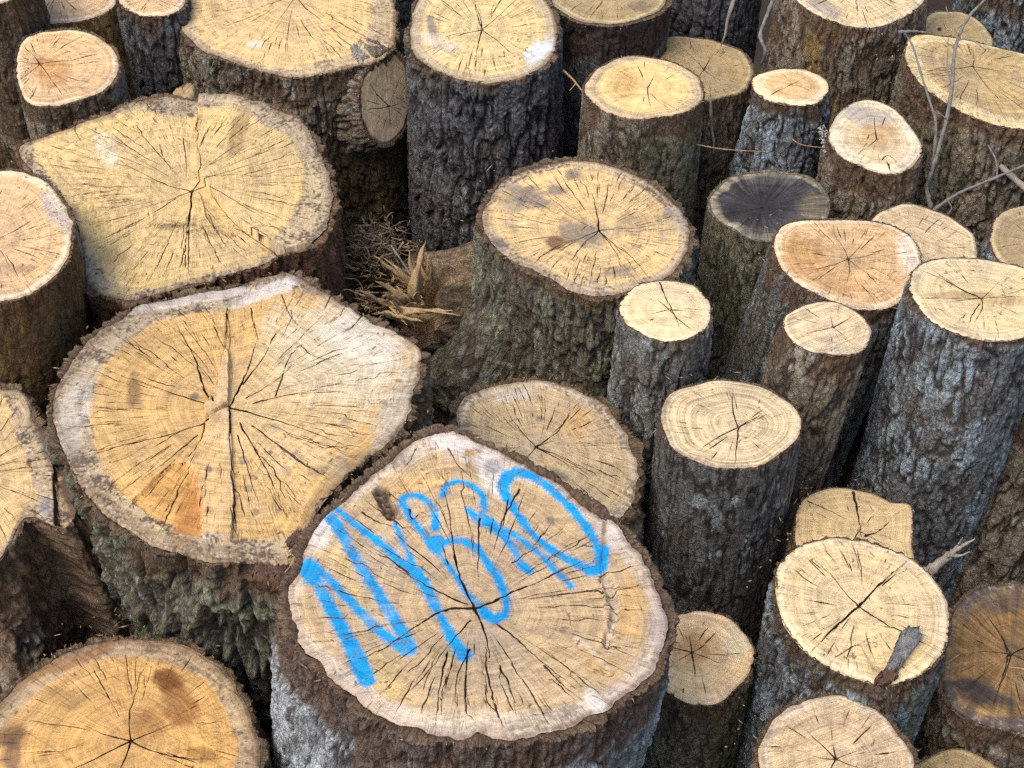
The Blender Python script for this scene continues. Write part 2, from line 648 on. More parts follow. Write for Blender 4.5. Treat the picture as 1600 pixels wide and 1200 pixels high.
    zone = ss(.010, -.004, hd + .004 * nz)
    spk = ss(.0, .5, fbm(X * 170, Y * 170, X * 0 + sd_, 3) + .7 * fbm(X * 22, Y * 22, X * 0 + sd_, 2)) * zone * dirt
    c = c + (lin((98, 82, 68)) - c) * np.clip(spk * 1.2, 0, .95)[:, None]
    wsp = ss(.15, .4, fbm(X * 210 + 5, Y * 210, X * 0 + sd_, 2)) * zone * min(dirt, 1) * .5
    c = c + (lin((218, 204, 178)) - c) * wsp[:, None] * .7
    gz = ss(.1, .6, fbm(X * 16 + 9, Y * 16, X * 0 + sd_, 4)) * L.get('grey', .12)
    c = c + (lin((150, 142, 136)) - c) * gz[:, None]
    for (px, py, rx, ry, rot, cc, st) in L.get('stains', []):
        q = loc2([(px, py), (px + 10, py)])
        k = np.linalg.norm(q[1] - q[0]) / 10
        # dab axes live in the plane of the face
        r = math.radians(rot)
        ax = (loc2([(px + 10 * math.cos(r), py + 10 * math.sin(r))]) - q[0])[0] / 10
        ay = (loc2([(px - 10 * math.sin(r), py + 10 * math.cos(r))]) - q[0])[0] / 10
        M = np.linalg.inv(np.stack([ax * rx, ay * ry], 1))
        dx, dy = X - q[0][0], Y - q[0][1]
        U, W_ = M[0, 0] * dx + M[0, 1] * dy, M[1, 0] * dx + M[1, 1] * dy
        rr = np.hypot(U, W_) + .35 * fbm(X * 60 + px, Y * 60, X * 0, 4) + .15 * streak
        mk = ss(1.2, .5, rr) * min(1, st * 1.15)
        c = c + (lin(cc) * (.72 if sum(cc) < 480 else .95) - c) * mk[:, None]
    if 'strk' in L:
        st2 = fbm(np.cos(TH) * 30 + sd_, np.sin(TH) * 30, S * 3, 3)
        c = c * (1 + L['strk'] * (1.2 * st2 + .5 * streak))[:, None].clip(.3, 2.2)
    for (poly, dz, colk) in L.get('relief', []):
        pl = loc2(poly)
        mk = in_poly(pl, X + .002 * fbm(X * 90, Y * 90, X * 0, 2), Y + .002 * fbm(X * 90 + 7, Y * 90, X * 0, 2))
        H += mk * dz
        if colk is not None:
            c = np.where(mk[:, None], c * np.asarray(colk), c)
    for (ln, w0, w1, depth, cc, st) in L.get('grooves', []):
        G = Field(lo, hi, .0016)
        Q = spline(loc2(ln), n=6, closed=False)
        Q = Q + rs.normal(0, .0015, Q.shape)
        G.line(Q, np.linspace(w0, w1, len(Q)) * PXM, .003)
        g = G.get(X, Y) * (1 + .5 * fbm(X * 150, Y * 150, X * 0, 2))
        H += g * depth
        if cc is not None:
            c = c + (lin(cc) - c) * np.clip(g * st, 0, 1)[:, None]
    if 'paint' in L:
        G = Field(lo, hi, .0014)
        for W, P in L['paint']:
            Q = spline(loc2([(440 + .35 * a, 680 + .35 * b) for a, b in P]), n=8, closed=False)
            G.line(Q, np.linspace(W[0], W[1], len(Q)) * .27 * PXM, .0055, amp=W[2] if len(W) > 2 else 1)
        g = G.get(X, Y)
        g = ss(.12, .72, g + .5 * vn(X * 640, Y * 640, X * 0) * (g > .02) * (1.15 - g) + .2 * fbm(X * 50, Y * 50, X * 0, 2) * (g > .02)) * (.985 - .2 * ss(.2, .6, fbm(X * 30, Y * 30, X * 0 + 4, 3)))
        g = g * (1 - .8 * crk)
        G2 = Field(lo, hi, .002)
        for W, P in L['paint']:
            Q = spline(loc2([(440 + .35 * a, 680 + .35 * b) for a, b in P]), n=4, closed=False)
            G2.line(Q, np.linspace(W[0], W[1], len(Q)) * .35 * PXM, .014)
        g = np.maximum(g, G2.get(X, Y) * .16 * ss(-.2, .5, vn(X * 700, Y * 700, X * 0)))
        pc = lin((0, 146, 206)) * (1 + .12 * streak + .08 * pat)[:, None]
        c = c + (pc - c) * g[:, None]
    # edge rounding
    H -= .0025 * ss(.006, 0, D)
    V = P0 + X[:, None] * e1 + Y[:, None] * e2 + H[:, None] * n
    V = np.vstack([V, P0 - .002 * n])
    q = grid_quads(K, N)
    j = np.arange(N)
    tri = np.stack([np.full(N, K * N), j, (j + 1) % N], 1)
    c = np.vstack([c, c[:1]])
    crk = np.r_[cf, .0002] * 1000
    pol = np.stack([np.cos(TH), np.sin(TH), S * Rm * (1 + .03 * fbm(np.cos(TH) * 2 + sd_, np.sin(TH) * 2, S, 2))], 1)
    pol = np.vstack([pol, [[1, 0, 0]]])
    loc = np.stack([X + sd_, Y, X * 0], 1)
    loc = np.vstack([loc, [[sd_, 0, 0]]])
    fm = face_material(sa, L.get('sawamp', 1.0), L.get('ring', 1.0), min(1.2, L.get('nfine', 1.0)))
    mesh_np(face_name, V, q, tri, [('col', 'FLOAT_COLOR', rgba(c)), ('crk', 'FLOAT', crk),
            ('pol', 'FLOAT_VECTOR', pol), ('loc', 'FLOAT_VECTOR', loc)], fm, root)
    # ---------------- bark
    if L.get('nobark'):
        return P0
    step = L.get('bres', .0030)
    Nb = int(per / step)
    ob = resample(out, Nb)
    ib = resample(inner, Nb)
    # keep inner and outer rings aligned by angle
    tho = np.arctan2(ob[:, 1], ob[:, 0])
    rin = np.interp(tho, thi, Ri2, period=2 * math.pi)
    Ro = np.linalg.norm(ob, axis=1)
    ib = ob * (np.minimum(rin, Ro - .001) / Ro)[:, None]
    d = np.asarray(L.get('axis', (L.get('lean', (0, 0))[0], L.get('lean', (0, 0))[1], -1.0)), float)
    d = d / np.linalg.norm(d)
    base = P0 + ob[:, :1] * e1 + ob[:, 1:] * e2
    if 'len' in L:
        LL = np.full(Nb, L['len'])
    else:
        LL = (base[:, 2] + .015) / -d[2]
    fine = min(L.get('vis', .7), LL.mean())
    tt = list(np.arange(0, fine, step * 1.15))
    while tt[-1] < LL.mean() - .02:
        tt.append(tt[-1] + min(.02, (tt[-1] - tt[-2]) * 1.12))
    tt = np.array(tt)
    tt = tt / tt[-1]
    T = tt[:, None] * LL[None]
    A = L.get('amp', .006)
    fs = L.get('fs', 1.0)          # bark scale
    tg = np.roll(ob, -4, 0) - np.roll(ob, 4, 0)
    nrm = np.stack([tg[:, 1], -tg[:, 0]], 1)
    nrm = nrm / np.linalg.norm(nrm, axis=1)[:, None]
    for _ in range(8):
        nrm = (np.roll(nrm, 3, 0) + nrm + np.roll(nrm, -3, 0)) / 3
    nr2 = (ob - cen) / np.linalg.norm(ob - cen, axis=1)[:, None]
    nrm = nrm * .7 + nr2 * .3
    nrm = nrm / np.linalg.norm(nrm, axis=1)[:, None]
    # angular coordinates in metres, with a constant radius so plates run straight down
    cx = (np.cos(tho) * Rm)[None] + T * 0
    cy = (np.sin(tho) * Rm)[None] + T * 0
    wz = .010 * vn(cx * 30 + sd_, cy * 30, T * 16)
    q1 = (cx + wz) * 46 / fs
    q2 = (cy - wz) * 46 / fs
    g1 = ss(.0, .20, np.abs(fbm(q1 + sd_, q2, (T + wz) * 11 / fs, 3)))
    g2 = ss(.0, .13, np.abs(fbm(cx * 34 / fs + 40, cy * 34 / fs + sd_, (T + wz * 2) * 40 / fs, 2)))
    g3 = ss(.0, .16, np.abs(vn(cx * 90 / fs + 4, cy * 90 / fs + sd_, T * 60 / fs)))
    plate = g1 * (.55 + .30 * g2 + .15 * g3)
    f1 = fbm(cx * 110 + sd_, cy * 110, T * 60, 3)
    f2 = fbm(cx * 260, cy * 260 + sd_, T * 150, 2)
    big_ = fbm(cx * 7 + sd_, cy * 7, T * 4, 2)
    A = A * 1.35
    disp = A * (plate - .75) + A * .35 * f1 + A * .2 * f2 + L.get('lump', .010) * .7 * big_ * np.clip(T / .06, 0, 1)
    ch = L.get('chunk', 0)
    if ch:
        disp = disp + ch * (ss(-.25, .25, fbm(cx * 24 + sd_, cy * 24, T * 12, 3)) - .35) + ch * .5 * ss(-.1, .3, fbm(cx * 60, cy * 60 + sd_, T * 30, 2))
    # bark flakes fallen off below the cut
    red = L.get('red', .4)
    fl = ss(.0, .12, red * .55 - T / L.get('redlen', .12) * .5 + .45 * fbm(cx * 16 + sd_, cy * 16 + 8, T * 14, 3))
    disp = disp - fl * A * .55
    flare = L.get('flare', 0.0)
    sc = 1 + flare * T
    if 'collar' in L:
        sc = sc + L['collar'] * np.exp(-T / .03)
    cen3 = cen
    px_ = cen3[0] + (ob[:, 0] - cen3[0])[None] * sc + nrm[:, 0][None] * disp
    py_ = cen3[1] + (ob[:, 1] - cen3[1])[None] * sc + nrm[:, 1][None] * disp
    if 'bulge' in L:
        for (bt, bth, amp_, wt, wth) in L['bulge']:
            dth = (tho - bth + math.pi) % (2 * math.pi) - math.pi
            k = amp_ * np.exp(-((T - bt) / wt) ** 2 - (dth[None] / wth) ** 2)
            px_ = px_ + nrm[:, 0][None] * k
            py_ = py_ + nrm[:, 1][None] * k
    V = P0 + px_[..., None] * e1 + py_[..., None] * e2 + T[..., None] * d
    V[0] -= .0008 * n
    lift = 0.0
    if 'lift' in L:
        t0_, t1_, hl = L['lift']
        lift = hl * ss(t0_ - .04, t0_ + .04, tho) * ss(t1_ + .04, t1_ - .04, tho)
        V = V + (lift[None] * np.exp(-T / .09))[..., None] * n
    # ring of bark seen from the top
    rr_ = []
    cr = []
    nring = 5
    for k in range(nring):
        f = k / nring
        p = ib * (1 - f) + np.stack([px_[0], py_[0]], 1) * f
        hh = -.0035 + .003 * math.sin(f * math.pi) + .0035 * fbm(p[:, 0] * 130, p[:, 1] * 130, p[:, 0] * 0 + k * .6, 2)
        rr_.append(P0 + p[:, :1] * e1 + p[:, 1:] * e2 + (hh + lift)[:, None] * n)
    V = np.concatenate([np.array(rr_), V], 0)
    pc, gc, lc, la = BPAL[L.get('bark', 'brown')]
    pc, gc, lc = lin(pc), lin(gc), lin(lc)
    redc = lin(L.get('redc', (108, 84, 62)))
    m1 = np.clip(plate + .25 * f2, 0, 1)
    col = gc + (pc - gc) * m1[..., None]
    tonev = fbm(cx * 5 + 3, cy * 5 + sd_, T * 3, 3)
    col = col * (1 + .35 * tonev)[..., None]
    brn = ss(.05, .4, fbm(cx * 9, cy * 9 + sd_, T * 5 + 7, 3))
    col = col + (lin((106, 90, 76)) - col) * (brn * .45)[..., None]
    lm = ss(.12, .42, fbm(cx * 20 + 11, cy * 20, T * 14 + sd_, 4) + .35 * f2 + (la - .45)) * ss(.1, .5, plate) * (.55 + .6 * ss(-.3, .3, f2)) * min(1, la + .35)
    col = col + (lc - col) * lm[..., None]
    lsp = ss(.30, .45, fbm(cx * 120 + 5, cy * 120 + sd_, T * 110, 2)) * (la + .15)
    col = col + (lin((176, 184, 178)) - col) * (lsp * .6)[..., None]
    for (sth, st_, sr_) in L.get('spots', []):
        dd = np.hypot(((tho - sth + math.pi) % (2 * math.pi) - math.pi)[None] * Rm, (T - st_) * .8) / sr_ + .45 * fbm(cx * 90, cy * 90, T * 90 + sd_, 3)
        col = col + (lin((196, 204, 200)) - col) * (ss(1.1, .6, dd) * .8)[..., None]
    if L.get('moss'):
        dth = np.cos(tho - L['moss'][0])
        mm = ss(.2, .8, dth)[None] * ss(-.25, .25, fbm(cx * 25, cy * 25, T * 20 + sd_, 3)) * L['moss'][1]
        col = col + (lin((84, 92, 44)) - col) * mm[..., None]
    if L.get('bare_side'):
        dth = np.cos(tho - L['bare_side'][0])
        mm = ss(L['bare_side'][1], L['bare_side'][1] + .12, dth[None] + .25 * fbm(cx * 12, cy * 12, T * 4 + sd_, 3))
        col = col + (lin(L['bare_side'][2]) * (1 + .5 * fbm(cx * 60, cy * 60, T * 6, 3))[..., None] - col) * mm[..., None]
    col = col + (redc * (1 + .4 * f1)[..., None] - col) * (fl * .85)[..., None]
    ringc = lin(L.get('ringc', (130, 108, 82)))
    tmp = []
    for k in range(nring):
        v = fbm(ib[:, 0] * 90 + k, ib[:, 1] * 90, ib[:, 0] * 0 + sd_, 3)
        f = k / nring
        a = redc * (1 - f) + ringc * f
        tmp.append(a[None] * (1 + .5 * v)[:, None])
    col = np.concatenate([np.array(tmp), col], 0)
    # torn fibres standing off the rim
    nfb = int(per / .0055 * L.get('fib', 1))
    ii = rs.randint(0, Nb, nfb)
    bp_ = V[nring + rs.randint(0, 3, nfb), ii] if True else None
    od = nrm[ii, :1] * e1 + nrm[ii, 1:] * e2
    dr = od * rs.uniform(.1, 1.1, (nfb, 1)) + n * rs.uniform(-.9, .7, (nfb, 1)) + rs.normal(0, .5, (nfb, 3))
    dr /= np.linalg.norm(dr, axis=1)[:, None]
    sl = rs.gamma(2.0, .0026, (nfb, 1)).clip(.002, .022)
    sw = rs.uniform(.0006, .0018, (nfb, 1))
    s1 = np.cross(dr, n); s1 /= np.linalg.norm(s1, axis=1)[:, None] + 1e-9
    s2 = np.cross(dr, s1)
    FV = np.stack([bp_ + s1 * sw, bp_ - s1 * sw * .6 + s2 * sw, bp_ - s1 * sw * .6 - s2 * sw, bp_ + dr * sl], 1).reshape(-1, 3)
    b4 = np.arange(nfb)[:, None] * 4
    FT = np.concatenate([b4 + np.array([[0, 1, 3]]), b4 + np.array([[1, 2, 3]]), b4 + np.array([[2, 0, 3]])])
    fc = np.where(rs.rand(nfb, 1) < .35, lin((188, 160, 122)), lin((112, 88, 72))) * rs.uniform(.5, 1.2, (nfb, 1))
    fo = mesh_np('rim_fibres', FV, np.zeros((0, 4), int), FT, [('col', 'FLOAT_COLOR', rgba(np.repeat(fc, 4, 0))), ('loc', 'FLOAT_VECTOR', FV)], BARK, root)
    fo['kind'] = 'stuff'
    rows = len(V)
    lx = np.concatenate([np.repeat(cx[:1], nring, 0), cx], 0) + sd_
    ly = np.concatenate([np.repeat(cy[:1], nring, 0), cy], 0)
    lt = np.concatenate([np.repeat(-np.linspace(tb, 0, nring)[:, None], Nb, 1), T], 0)
    loc = np.stack([lx.ravel(), ly.ravel(), lt.ravel()], 1)
    bc = rgba(col.reshape(-1, 3) * L.get('btone', 1.0) * .85)
    mesh_np(bark_name, V.reshape(-1, 3), grid_quads(rows, Nb), None,
            [('col', 'FLOAT_COLOR', bc), ('loc', 'FLOAT_VECTOR', loc)], BARK, root)
    return P0


GREY = (118, 112, 112)
BLK = (62, 58, 60)
RUST = (168, 96, 44)
# ------------------------------------------------------------------ the logs (outlines traced, each at its own height)
LOGS = dict(
A=dict(n=(0,-.2,1), o=('e', -34, -48, 92, 58, 0), pith=(-34, -48), z=1.26, pal='pale', bark='brown', tb=5, red=.75, redlen=.5, amp=.005, moss=(-1.2, .4), bare_side=(-1.9, .8, (112, 88, 58)),
  label='tall log in the top left corner, brown and mossy bark, its cut end barely showing'),
B=dict(n=(0,-.15,1), o=[(48, -30), (110, -45), (172, -30), (182, 0), (168, 18), (140, 30), (100, 36), (60, 32)], pith=(90, -12), z=1.1, pal='pink', bark='bare', tb=1, amp=.001, red=0, lump=.002, nmain=3,
  label='log with bare yellow stripped side behind the round end in the top left'),
CC=dict(n=(0,-.2,1), o=[(35, 60), (70, 46), (110, 43), (150, 52), (178, 72), (190, 96), (184, 122), (160, 145), (120, 160), (80, 168), (40, 160), (20, 110)], pith=(62, 100), z=1.12, pal='pink', bark='brown', tb=5, sap=10, amp=.004,
  rim=4, stains=[(80, 112, 34, 26, 20, (206, 136, 80), .5)], label='medium log with peach coloured end beside the tall corner log, top left'),
D=dict(n=(0,-.1,1), o=('e', 238, -8, 58, 36, 0), pith=(238, -8), z=1.16, pal='pink', bark='dark', tb=4, red=.2, amp=.006,
  label='dark barked log between the peach ended log and the big yellow one at the top'),
FF=dict(chunk=0.005, n=(0,-.16,1), o=[(272, -15), (300, -75), (380, -110), (470, -118), (560, -100), (610, -60), (620, 0), (624, 40), (618, 72), (600, 94), (578, 104), (552, 108), (505, 118), (460, 125), (418, 118), (370, 102), (320, 84), (286, 58), (272, 30)],
  pith=(462, -6), z=1.13, pal='gold', heart=[(300, -20), (340, -70), (460, -95), (560, -75), (578, 0), (574, 60), (545, 88), (505, 95), (460, 108), (420, 104), (360, 88), (315, 60), (298, 20)], bark='brown', tb=6, rim=8, dirt=.5, amp=.007, red=.35, res=.0017, nmain=7, nfine=1.3,
  stains=[(400, 70, 14, 8, 0, (230, 214, 190), .6)], bare_side=(-1.0, .86, (92, 76, 50)),
  label='very large yellow log at the top with an oval branch scar'),
G=dict(lift=(math.radians(-50), math.radians(86), .018), chunk=0.008, n=(0,-.05,1), o=[(24, 228), (68, 208), (115, 190), (165, 172), (210, 154), (256, 144), (308, 152), (362, 152), (420, 168), (476, 196), (505, 234), (522, 280), (530, 325), (518, 368), (490, 398), (446, 412), (400, 424), (340, 440), (290, 452), (235, 468), (205, 476), (165, 470), (134, 452), (118, 400), (108, 340), (70, 298), (36, 262)],
  pith=(300, 299), z=1.08, pal='gold', heart=[(50, 226), (110, 198), (170, 180), (215, 172), (250, 176), (295, 184), (312, 180), (370, 182), (420, 208), (455, 228), (474, 265), (476, 310), (462, 345), (432, 385), (395, 410), (330, 428), (240, 452), (200, 448), (160, 425), (134, 380), (122, 340), (88, 290)],
  bark='red', tb=9, rim=12, dirt=.9, amp=.008, red=.8, redlen=.4, res=.00165, nfine=1.6, nmain=2, saw=1.45, redc=(122, 84, 60),
  cracks=[(4.5, (300, 299), (297, 330), (295, 370), (294, 408), (293, 440)), (3, (300, 299), (312, 282), (316, 262), (308, 230)), (3, (300, 299), (270, 292), (230, 275), (190, 252), (186, 240)),
          (3, (118, 192), (118, 206), (134, 228)), (2.6, (275, 310), (230, 338), (190, 360), (165, 378)), (2.6, (250, 225), (258, 250), (280, 278)), (2.4, (286, 215), (290, 245), (292, 280)),
          (2.6, (330, 303), (360, 320), (400, 345), (430, 360)), (2.4, (325, 288), (370, 285), (420, 288), (460, 280)), (2.2, (330, 270), (360, 255), (400, 230)), (2.4, (325, 330), (345, 372), (372, 405)), (3.2, (308, 278), (311, 240), (310, 190), (311, 156)), (3.2, (440, 404), (424, 392), (372, 354), (345, 324), (322, 294))],
  relief=[([(312, 300), (330, 318), (352, 352), (376, 366), (360, 372), (340, 362), (322, 340)], -.006, (.86, .86, .84)),
          ([(308, 278), (312, 262), (312, 150), (430, 160), (540, 240), (540, 380), (440, 402), (426, 390), (372, 352), (345, 322), (322, 292)], .022, None)],
  grooves=[([(312, 155), (310, 190), (309, 230), (311, 262)], 3, 2, -.002, (168, 140, 96), .6), ([(255, 352), (300, 352), (350, 360)], 5, 3, .001, (180, 146, 84), .6)],
  stains=[(165, 232, 34, 20, 60, (224, 212, 184), .5), (200, 290, 70, 30, 0, (206, 176, 122), .3), (375, 215, 16, 46, 15, (168, 136, 92), .55), (180, 400, 22, 16, 0, (196, 156, 92), .4)],
  label='very large yellow log with a straight left edge and a raised split step'),
H=dict(o=[(-90, 370), (-75, 310), (-30, 272), (20, 262), (60, 272), (88, 292), (108, 322), (118, 352), (114, 390), (98, 425), (60, 455), (10, 472), (-50, 470), (-85, 430)], pith=(-12, 378), z=1.2, pal='pink', tb=5, sap=16, rim=3, bark='grey', amp=.003, lump=.012, red=.1,
  lean=(-.10, .0), bare_side=(-.75, .6, (112, 84, 50)), stains=[(20, 420, 50, 10, 0, (176, 140, 110), .4), (85, 330, 14, 40, -35, (196, 186, 186), .5)], label='peach coloured log at the left edge overlapping the very large yellow log'),
I=dict(chunk=0.012, o=[(74, 650), (76, 616), (92, 580), (112, 548), (148, 515), (188, 490), (216, 471), (287, 456), (371, 441), (412, 427), (455, 420), (485, 436), (535, 465), (590, 498), (640, 520), (662, 540), (668, 562), (658, 602), (648, 650), (628, 682), (587, 716), (540, 758), (502, 800), (484, 850), (452, 888), (405, 890), (321, 882), (277, 873), (232, 858), (186, 832), (140, 795), (108, 748), (85, 700)],
  pith=(358, 637), z=1.11, n=(0, .0, 1), pal='amber', heart=[(144, 620), (158, 575), (180, 550), (230, 515), (290, 490), (360, 484), (410, 462), (450, 452), (520, 470), (580, 505), (630, 530), (648, 552), (600, 620), (590, 680), (560, 730), (500, 790), (470, 825), (420, 842), (320, 840), (250, 812), (190, 775), (165, 740), (146, 690)],
  bark='green', tb=7, rim=20, dirt=1.3, amp=.012, red=.5, redlen=.14, res=.00155, nmain=0, nfine=1.5, saw=.1, fs=1.5, flare=-.12,
  cracks=[(4.2, (358, 637), (372, 610), (386, 580), (396, 548), (400, 535)), (4.2, (358, 637), (400, 648), (450, 662), (500, 680), (540, 695)), (4, (336, 634), (320, 610), (305, 560), (284, 522), (275, 505)),
          (3.4, (326, 633), (280, 618), (230, 600), (200, 588)), (3.4, (320, 662), (260, 680), (200, 694), (160, 702)), (3, (374, 660), (400, 705), (425, 750), (440, 790)),
          (4, (322, 658), (357, 636)), (1.4, (352, 545), (338, 608), (321, 640)), (2.6, (355, 480), (353, 520), (351, 555)), (2.2, (359, 640), (361, 700), (366, 790), (364, 835)), (2, (322, 660), (310, 700), (290, 722), (262, 728), (206, 782)), (2.8, (372, 680), (388, 735), (400, 780)), (3, (385, 622), (430, 595), (456, 572)), (3, (380, 600), (410, 560), (422, 540)), (3, (395, 630), (450, 618), (500, 610), (540, 614)),
          (2.8, (395, 665), (450, 705), (500, 740)), (2.8, (310, 680), (260, 720), (215, 755)), (2.4, (355, 490), (360, 530), (352, 570)), (3, (392, 480), (398, 510), (404, 530)),
          (2.6, (440, 460), (455, 495), (480, 520)), (3.4, (545, 470), (530, 495)), (3.4, (570, 488), (550, 510), (542, 516)), (3, (518, 460), (505, 490)), (2.4, (470, 540), (500, 560), (560, 560)), (2.6, (430, 620), (452, 560), (470, 540))],
  relief=[([(352, 545), (358, 560), (357, 634), (322, 655), (320, 640), (340, 610)], +.012, (1.12, 1.16, 1.35)),
          ([(357, 640), (362, 700), (366, 790), (362, 845), (318, 850), (310, 780), (290, 722), (318, 690), (330, 655)], +.009, (1.08, 1.12, 1.28)),
          ([(206, 782), (265, 726), (292, 722), (308, 740), (318, 790), (316, 838), (260, 830)], -.006, (.98, .92, .84))],
  grooves=[([(358, 480), (356, 520), (350, 560)], 3, 3, -.003, (120, 80, 50), .5), ([(359, 640), (361, 700), (365, 780)], 3, 2, -.002, (230, 206, 170), .5)],
  stains=[(210, 610, 12, 34, 0, (96, 70, 60), .55), (304, 620, 10, 7, 0, GREY, .6), (430, 668, 11, 7, 20, GREY, .6), (460, 712, 14, 8, 30, GREY, .55), (380, 718, 7, 9, 0, GREY, .6), (327, 740, 6, 5, 0, GREY, .6), (448, 735, 8, 10, 0, GREY, .55),
          (500, 735, 22, 10, -10, GREY, .45), (388, 764, 7, 7, 0, GREY, .6), (465, 630, 9, 6, 0, GREY, .5), (530, 725, 16, 14, 0, GREY, .45), (540, 660, 10, 8, 0, GREY, .5), (400, 800, 8, 6, 0, GREY, .5),
          (295, 800, 22, 46, 10, (196, 124, 56), .5), (530, 560, 130, 90, 20, (216, 200, 170), .75), (560, 530, 80, 44, 30, (220, 210, 192), .55), (450, 640, 120, 130, 0, (214, 188, 144), .5), (610, 650, 24, 60, 25, (200, 182, 158), .5), (260, 760, 50, 34, -30, (226, 164, 84), .35), (120, 640, 26, 70, 15, (208, 196, 180), .45), (300, 468, 110, 9, -10, (214, 200, 188), .6), (420, 455, 60, 12, -20, (226, 216, 206), .6)],
  label='largest log, orange yellow end with pale torn corner and small sunken wedge'),
J=dict(chunk=.007, o=[(-80, 640), (-40, 600), (8, 596), (40, 602), (62, 642), (90, 678), (116, 708), (132, 756), (130, 800), (110, 828), (86, 824), (60, 812), (38, 820), (22, 850), (0, 886), (-40, 905), (-90, 860), (-110, 760)], pith=(-40, 740), z=1.05, pal='gold', heart=[(-60, 650), (-20, 606), (2, 606), (20, 660), (42, 720), (56, 776), (40, 800), (14, 836), (-10, 872), (-50, 880), (-90, 760)], tb=10, rim=14, dirt=1.3, bark='brown', amp=.010, lump=.03, red=.8, redlen=.5, flare=.30, fs=1.3, lean=(.07, 0), btone=1.2, wav=.003,
  cracks=[(2.5, (-40, 740), (10, 735), (48, 728)), (2.5, (-40, 740), (0, 760), (40, 775)), (2, (-10, 690), (20, 686)), (9, (64, 640), (80, 680), (86, 720), (84, 770), (90, 815)), (8, (90, 830), (86, 790), (84, 760))],
  stains=[(108, 760, 20, 62, -14, (122, 100, 84), .9), (72, 700, 10, 44, -20, (128, 108, 96), .6), (72, 790, 12, 18, 0, (150, 150, 156), .6)],
  relief=[([(88, 670), (87, 720), (86, 780), (92, 830), (140, 830), (150, 760), (130, 690)], -.014, None)],
  label='split log with ragged thick brown bark at the left edge below the peach one'),
K=dict(chunk=0.006, o=[(-30, 1120), (0, 1085), (40, 1050), (90, 1018), (140, 1000), (200, 991), (262, 995), (310, 1010), (352, 1040), (384, 1080), (404, 1125), (414, 1180), (404, 1250), (370, 1310), (300, 1360), (200, 1375), (80, 1360), (0, 1310), (-50, 1230), (-52, 1170)], pith=(205, 1158), z=0.88, pal='amber', sap=30, tb=6, rim=12, dirt=.5, bark='brown', amp=.005, nmain=6, nfine=.9, res=.0017,
  tone=(.97, .93, .86), stains=[(262, 1062, 26, 20, 10, (122, 66, 30), .75), (285, 1105, 30, 40, -30, (148, 84, 40), .55), (235, 1130, 40, 30, -40, (176, 110, 56), .4), (100, 1090, 40, 18, 20, (150, 124, 84), .4), (20, 1150, 26, 22, 0, (104, 72, 60), .6), (20, 1180, 20, 30, 0, (112, 84, 78), .6), (315, 1180, 30, 14, 10, (150, 98, 50), .5), (110, 1035, 80, 10, -22, (176, 120, 66), .5)],
  label='round golden log in the bottom left corner with dark rusty stains on its end'),
LL=dict(chunk=0.004, o=[(432, 950), (434, 918), (448, 888), (462, 850), (488, 808), (517, 780), (555, 745), (608, 704), (648, 674), (684, 663), (720, 666), (760, 686), (825, 714), (872, 740), (935, 782), (985, 826), (1016, 868), (1040, 910), (1056, 950), (1060, 990), (1050, 1024), (1026, 1066), (985, 1098), (945, 1132), (890, 1154), (830, 1166), (766, 1170), (706, 1168), (648, 1160), (588, 1136), (532, 1094), (480, 1040), (446, 998)],
  pith=(741, 951), z=1.15, pal='buff', heart=[(470, 960), (480, 890), (510, 830), (560, 780), (620, 735), (670, 712), (720, 722), (790, 745), (860, 775), (925, 820), (965, 870), (1000, 920), (1016, 960), (1012, 1005), (985, 1050), (940, 1080), (870, 1106), (780, 1122), (690, 1120), (610, 1085), (540, 1040), (495, 1000)],
  bark='silver', tb=12, rim=7, dirt=.4, amp=.006, red=.62, redlen=.16, redc=(108, 80, 60), res=.0014, bres=.0030, nmain=0, nfine=1.15, cw=1.0, saw=-.15, flare=.05, lean=(-.12, -.02), grey=.35,
  cracks=[(4.6, (741, 951), (770, 941), (811, 921), (842, 909), (853, 902)), (2.4, (853, 902), (895, 883), (925, 870)), (4.2, (741, 951), (706, 951), (681, 960), (657, 974), (629, 993), (580, 1028)),
          (4.2, (741, 951), (720, 904), (709, 862), (701, 792), (690, 760)), (4, (741, 951), (755, 981), (764, 1016), (765, 1030)), (3, (730, 945), (692, 928), (643, 900), (604, 869), (573, 848)),
          (3.4, (749, 810), (748, 850), (747, 900)), (3.4, (812, 765), (796, 790), (780, 830), (772, 860)), (3.2, (700, 1018), (690, 1060), (684, 1100), (682, 1140)), (3, (735, 1015), (715, 1055), (712, 1100)),
          (3, (780, 1040), (800, 1080), (806, 1120)), (3, (776, 975), (810, 1000), (832, 1024)), (3, (850, 1040), (880, 1070), (910, 1095)), (3.4, (566, 800), (590, 815), (620, 823)), (2.4, (700, 700), (720, 730), (740, 750)),
          (2.6, (735, 970), (700, 1010), (660, 1060), (620, 1100)), (2.4, (650, 700), (640, 720), (628, 735)), (2.6, (640, 795), (645, 810), (660, 800), (672, 808)), (2.4, (800, 880), (830, 860), (850, 850)), (2.4, (700, 880), (690, 850), (676, 830))],
  relief=[([(948, 812), (940, 905), (945, 965), (950, 1008), (962, 975), (1000, 990), (1080, 1000), (1060, 900), (1000, 820)], .006, None)],
  grooves=[([(948, 905), (955, 930), (962, 955), (958, 975), (948, 1008)], 12, 8, -.010, (196, 180, 158), .7), ([(905, 1000), (930, 1022), (955, 1050)], 9, 4, .001, (216, 202, 178), .4), ([(946, 815), (944, 860), (942, 905)], 4, 5, -.004, (120, 96, 70), .7),
           ([(596, 768), (604, 790), (612, 808)], 20, 10, -.016, (58, 50, 50), .9), ([(618, 790), (622, 806)], 8, 6, -.014, (120, 108, 100), .6)],
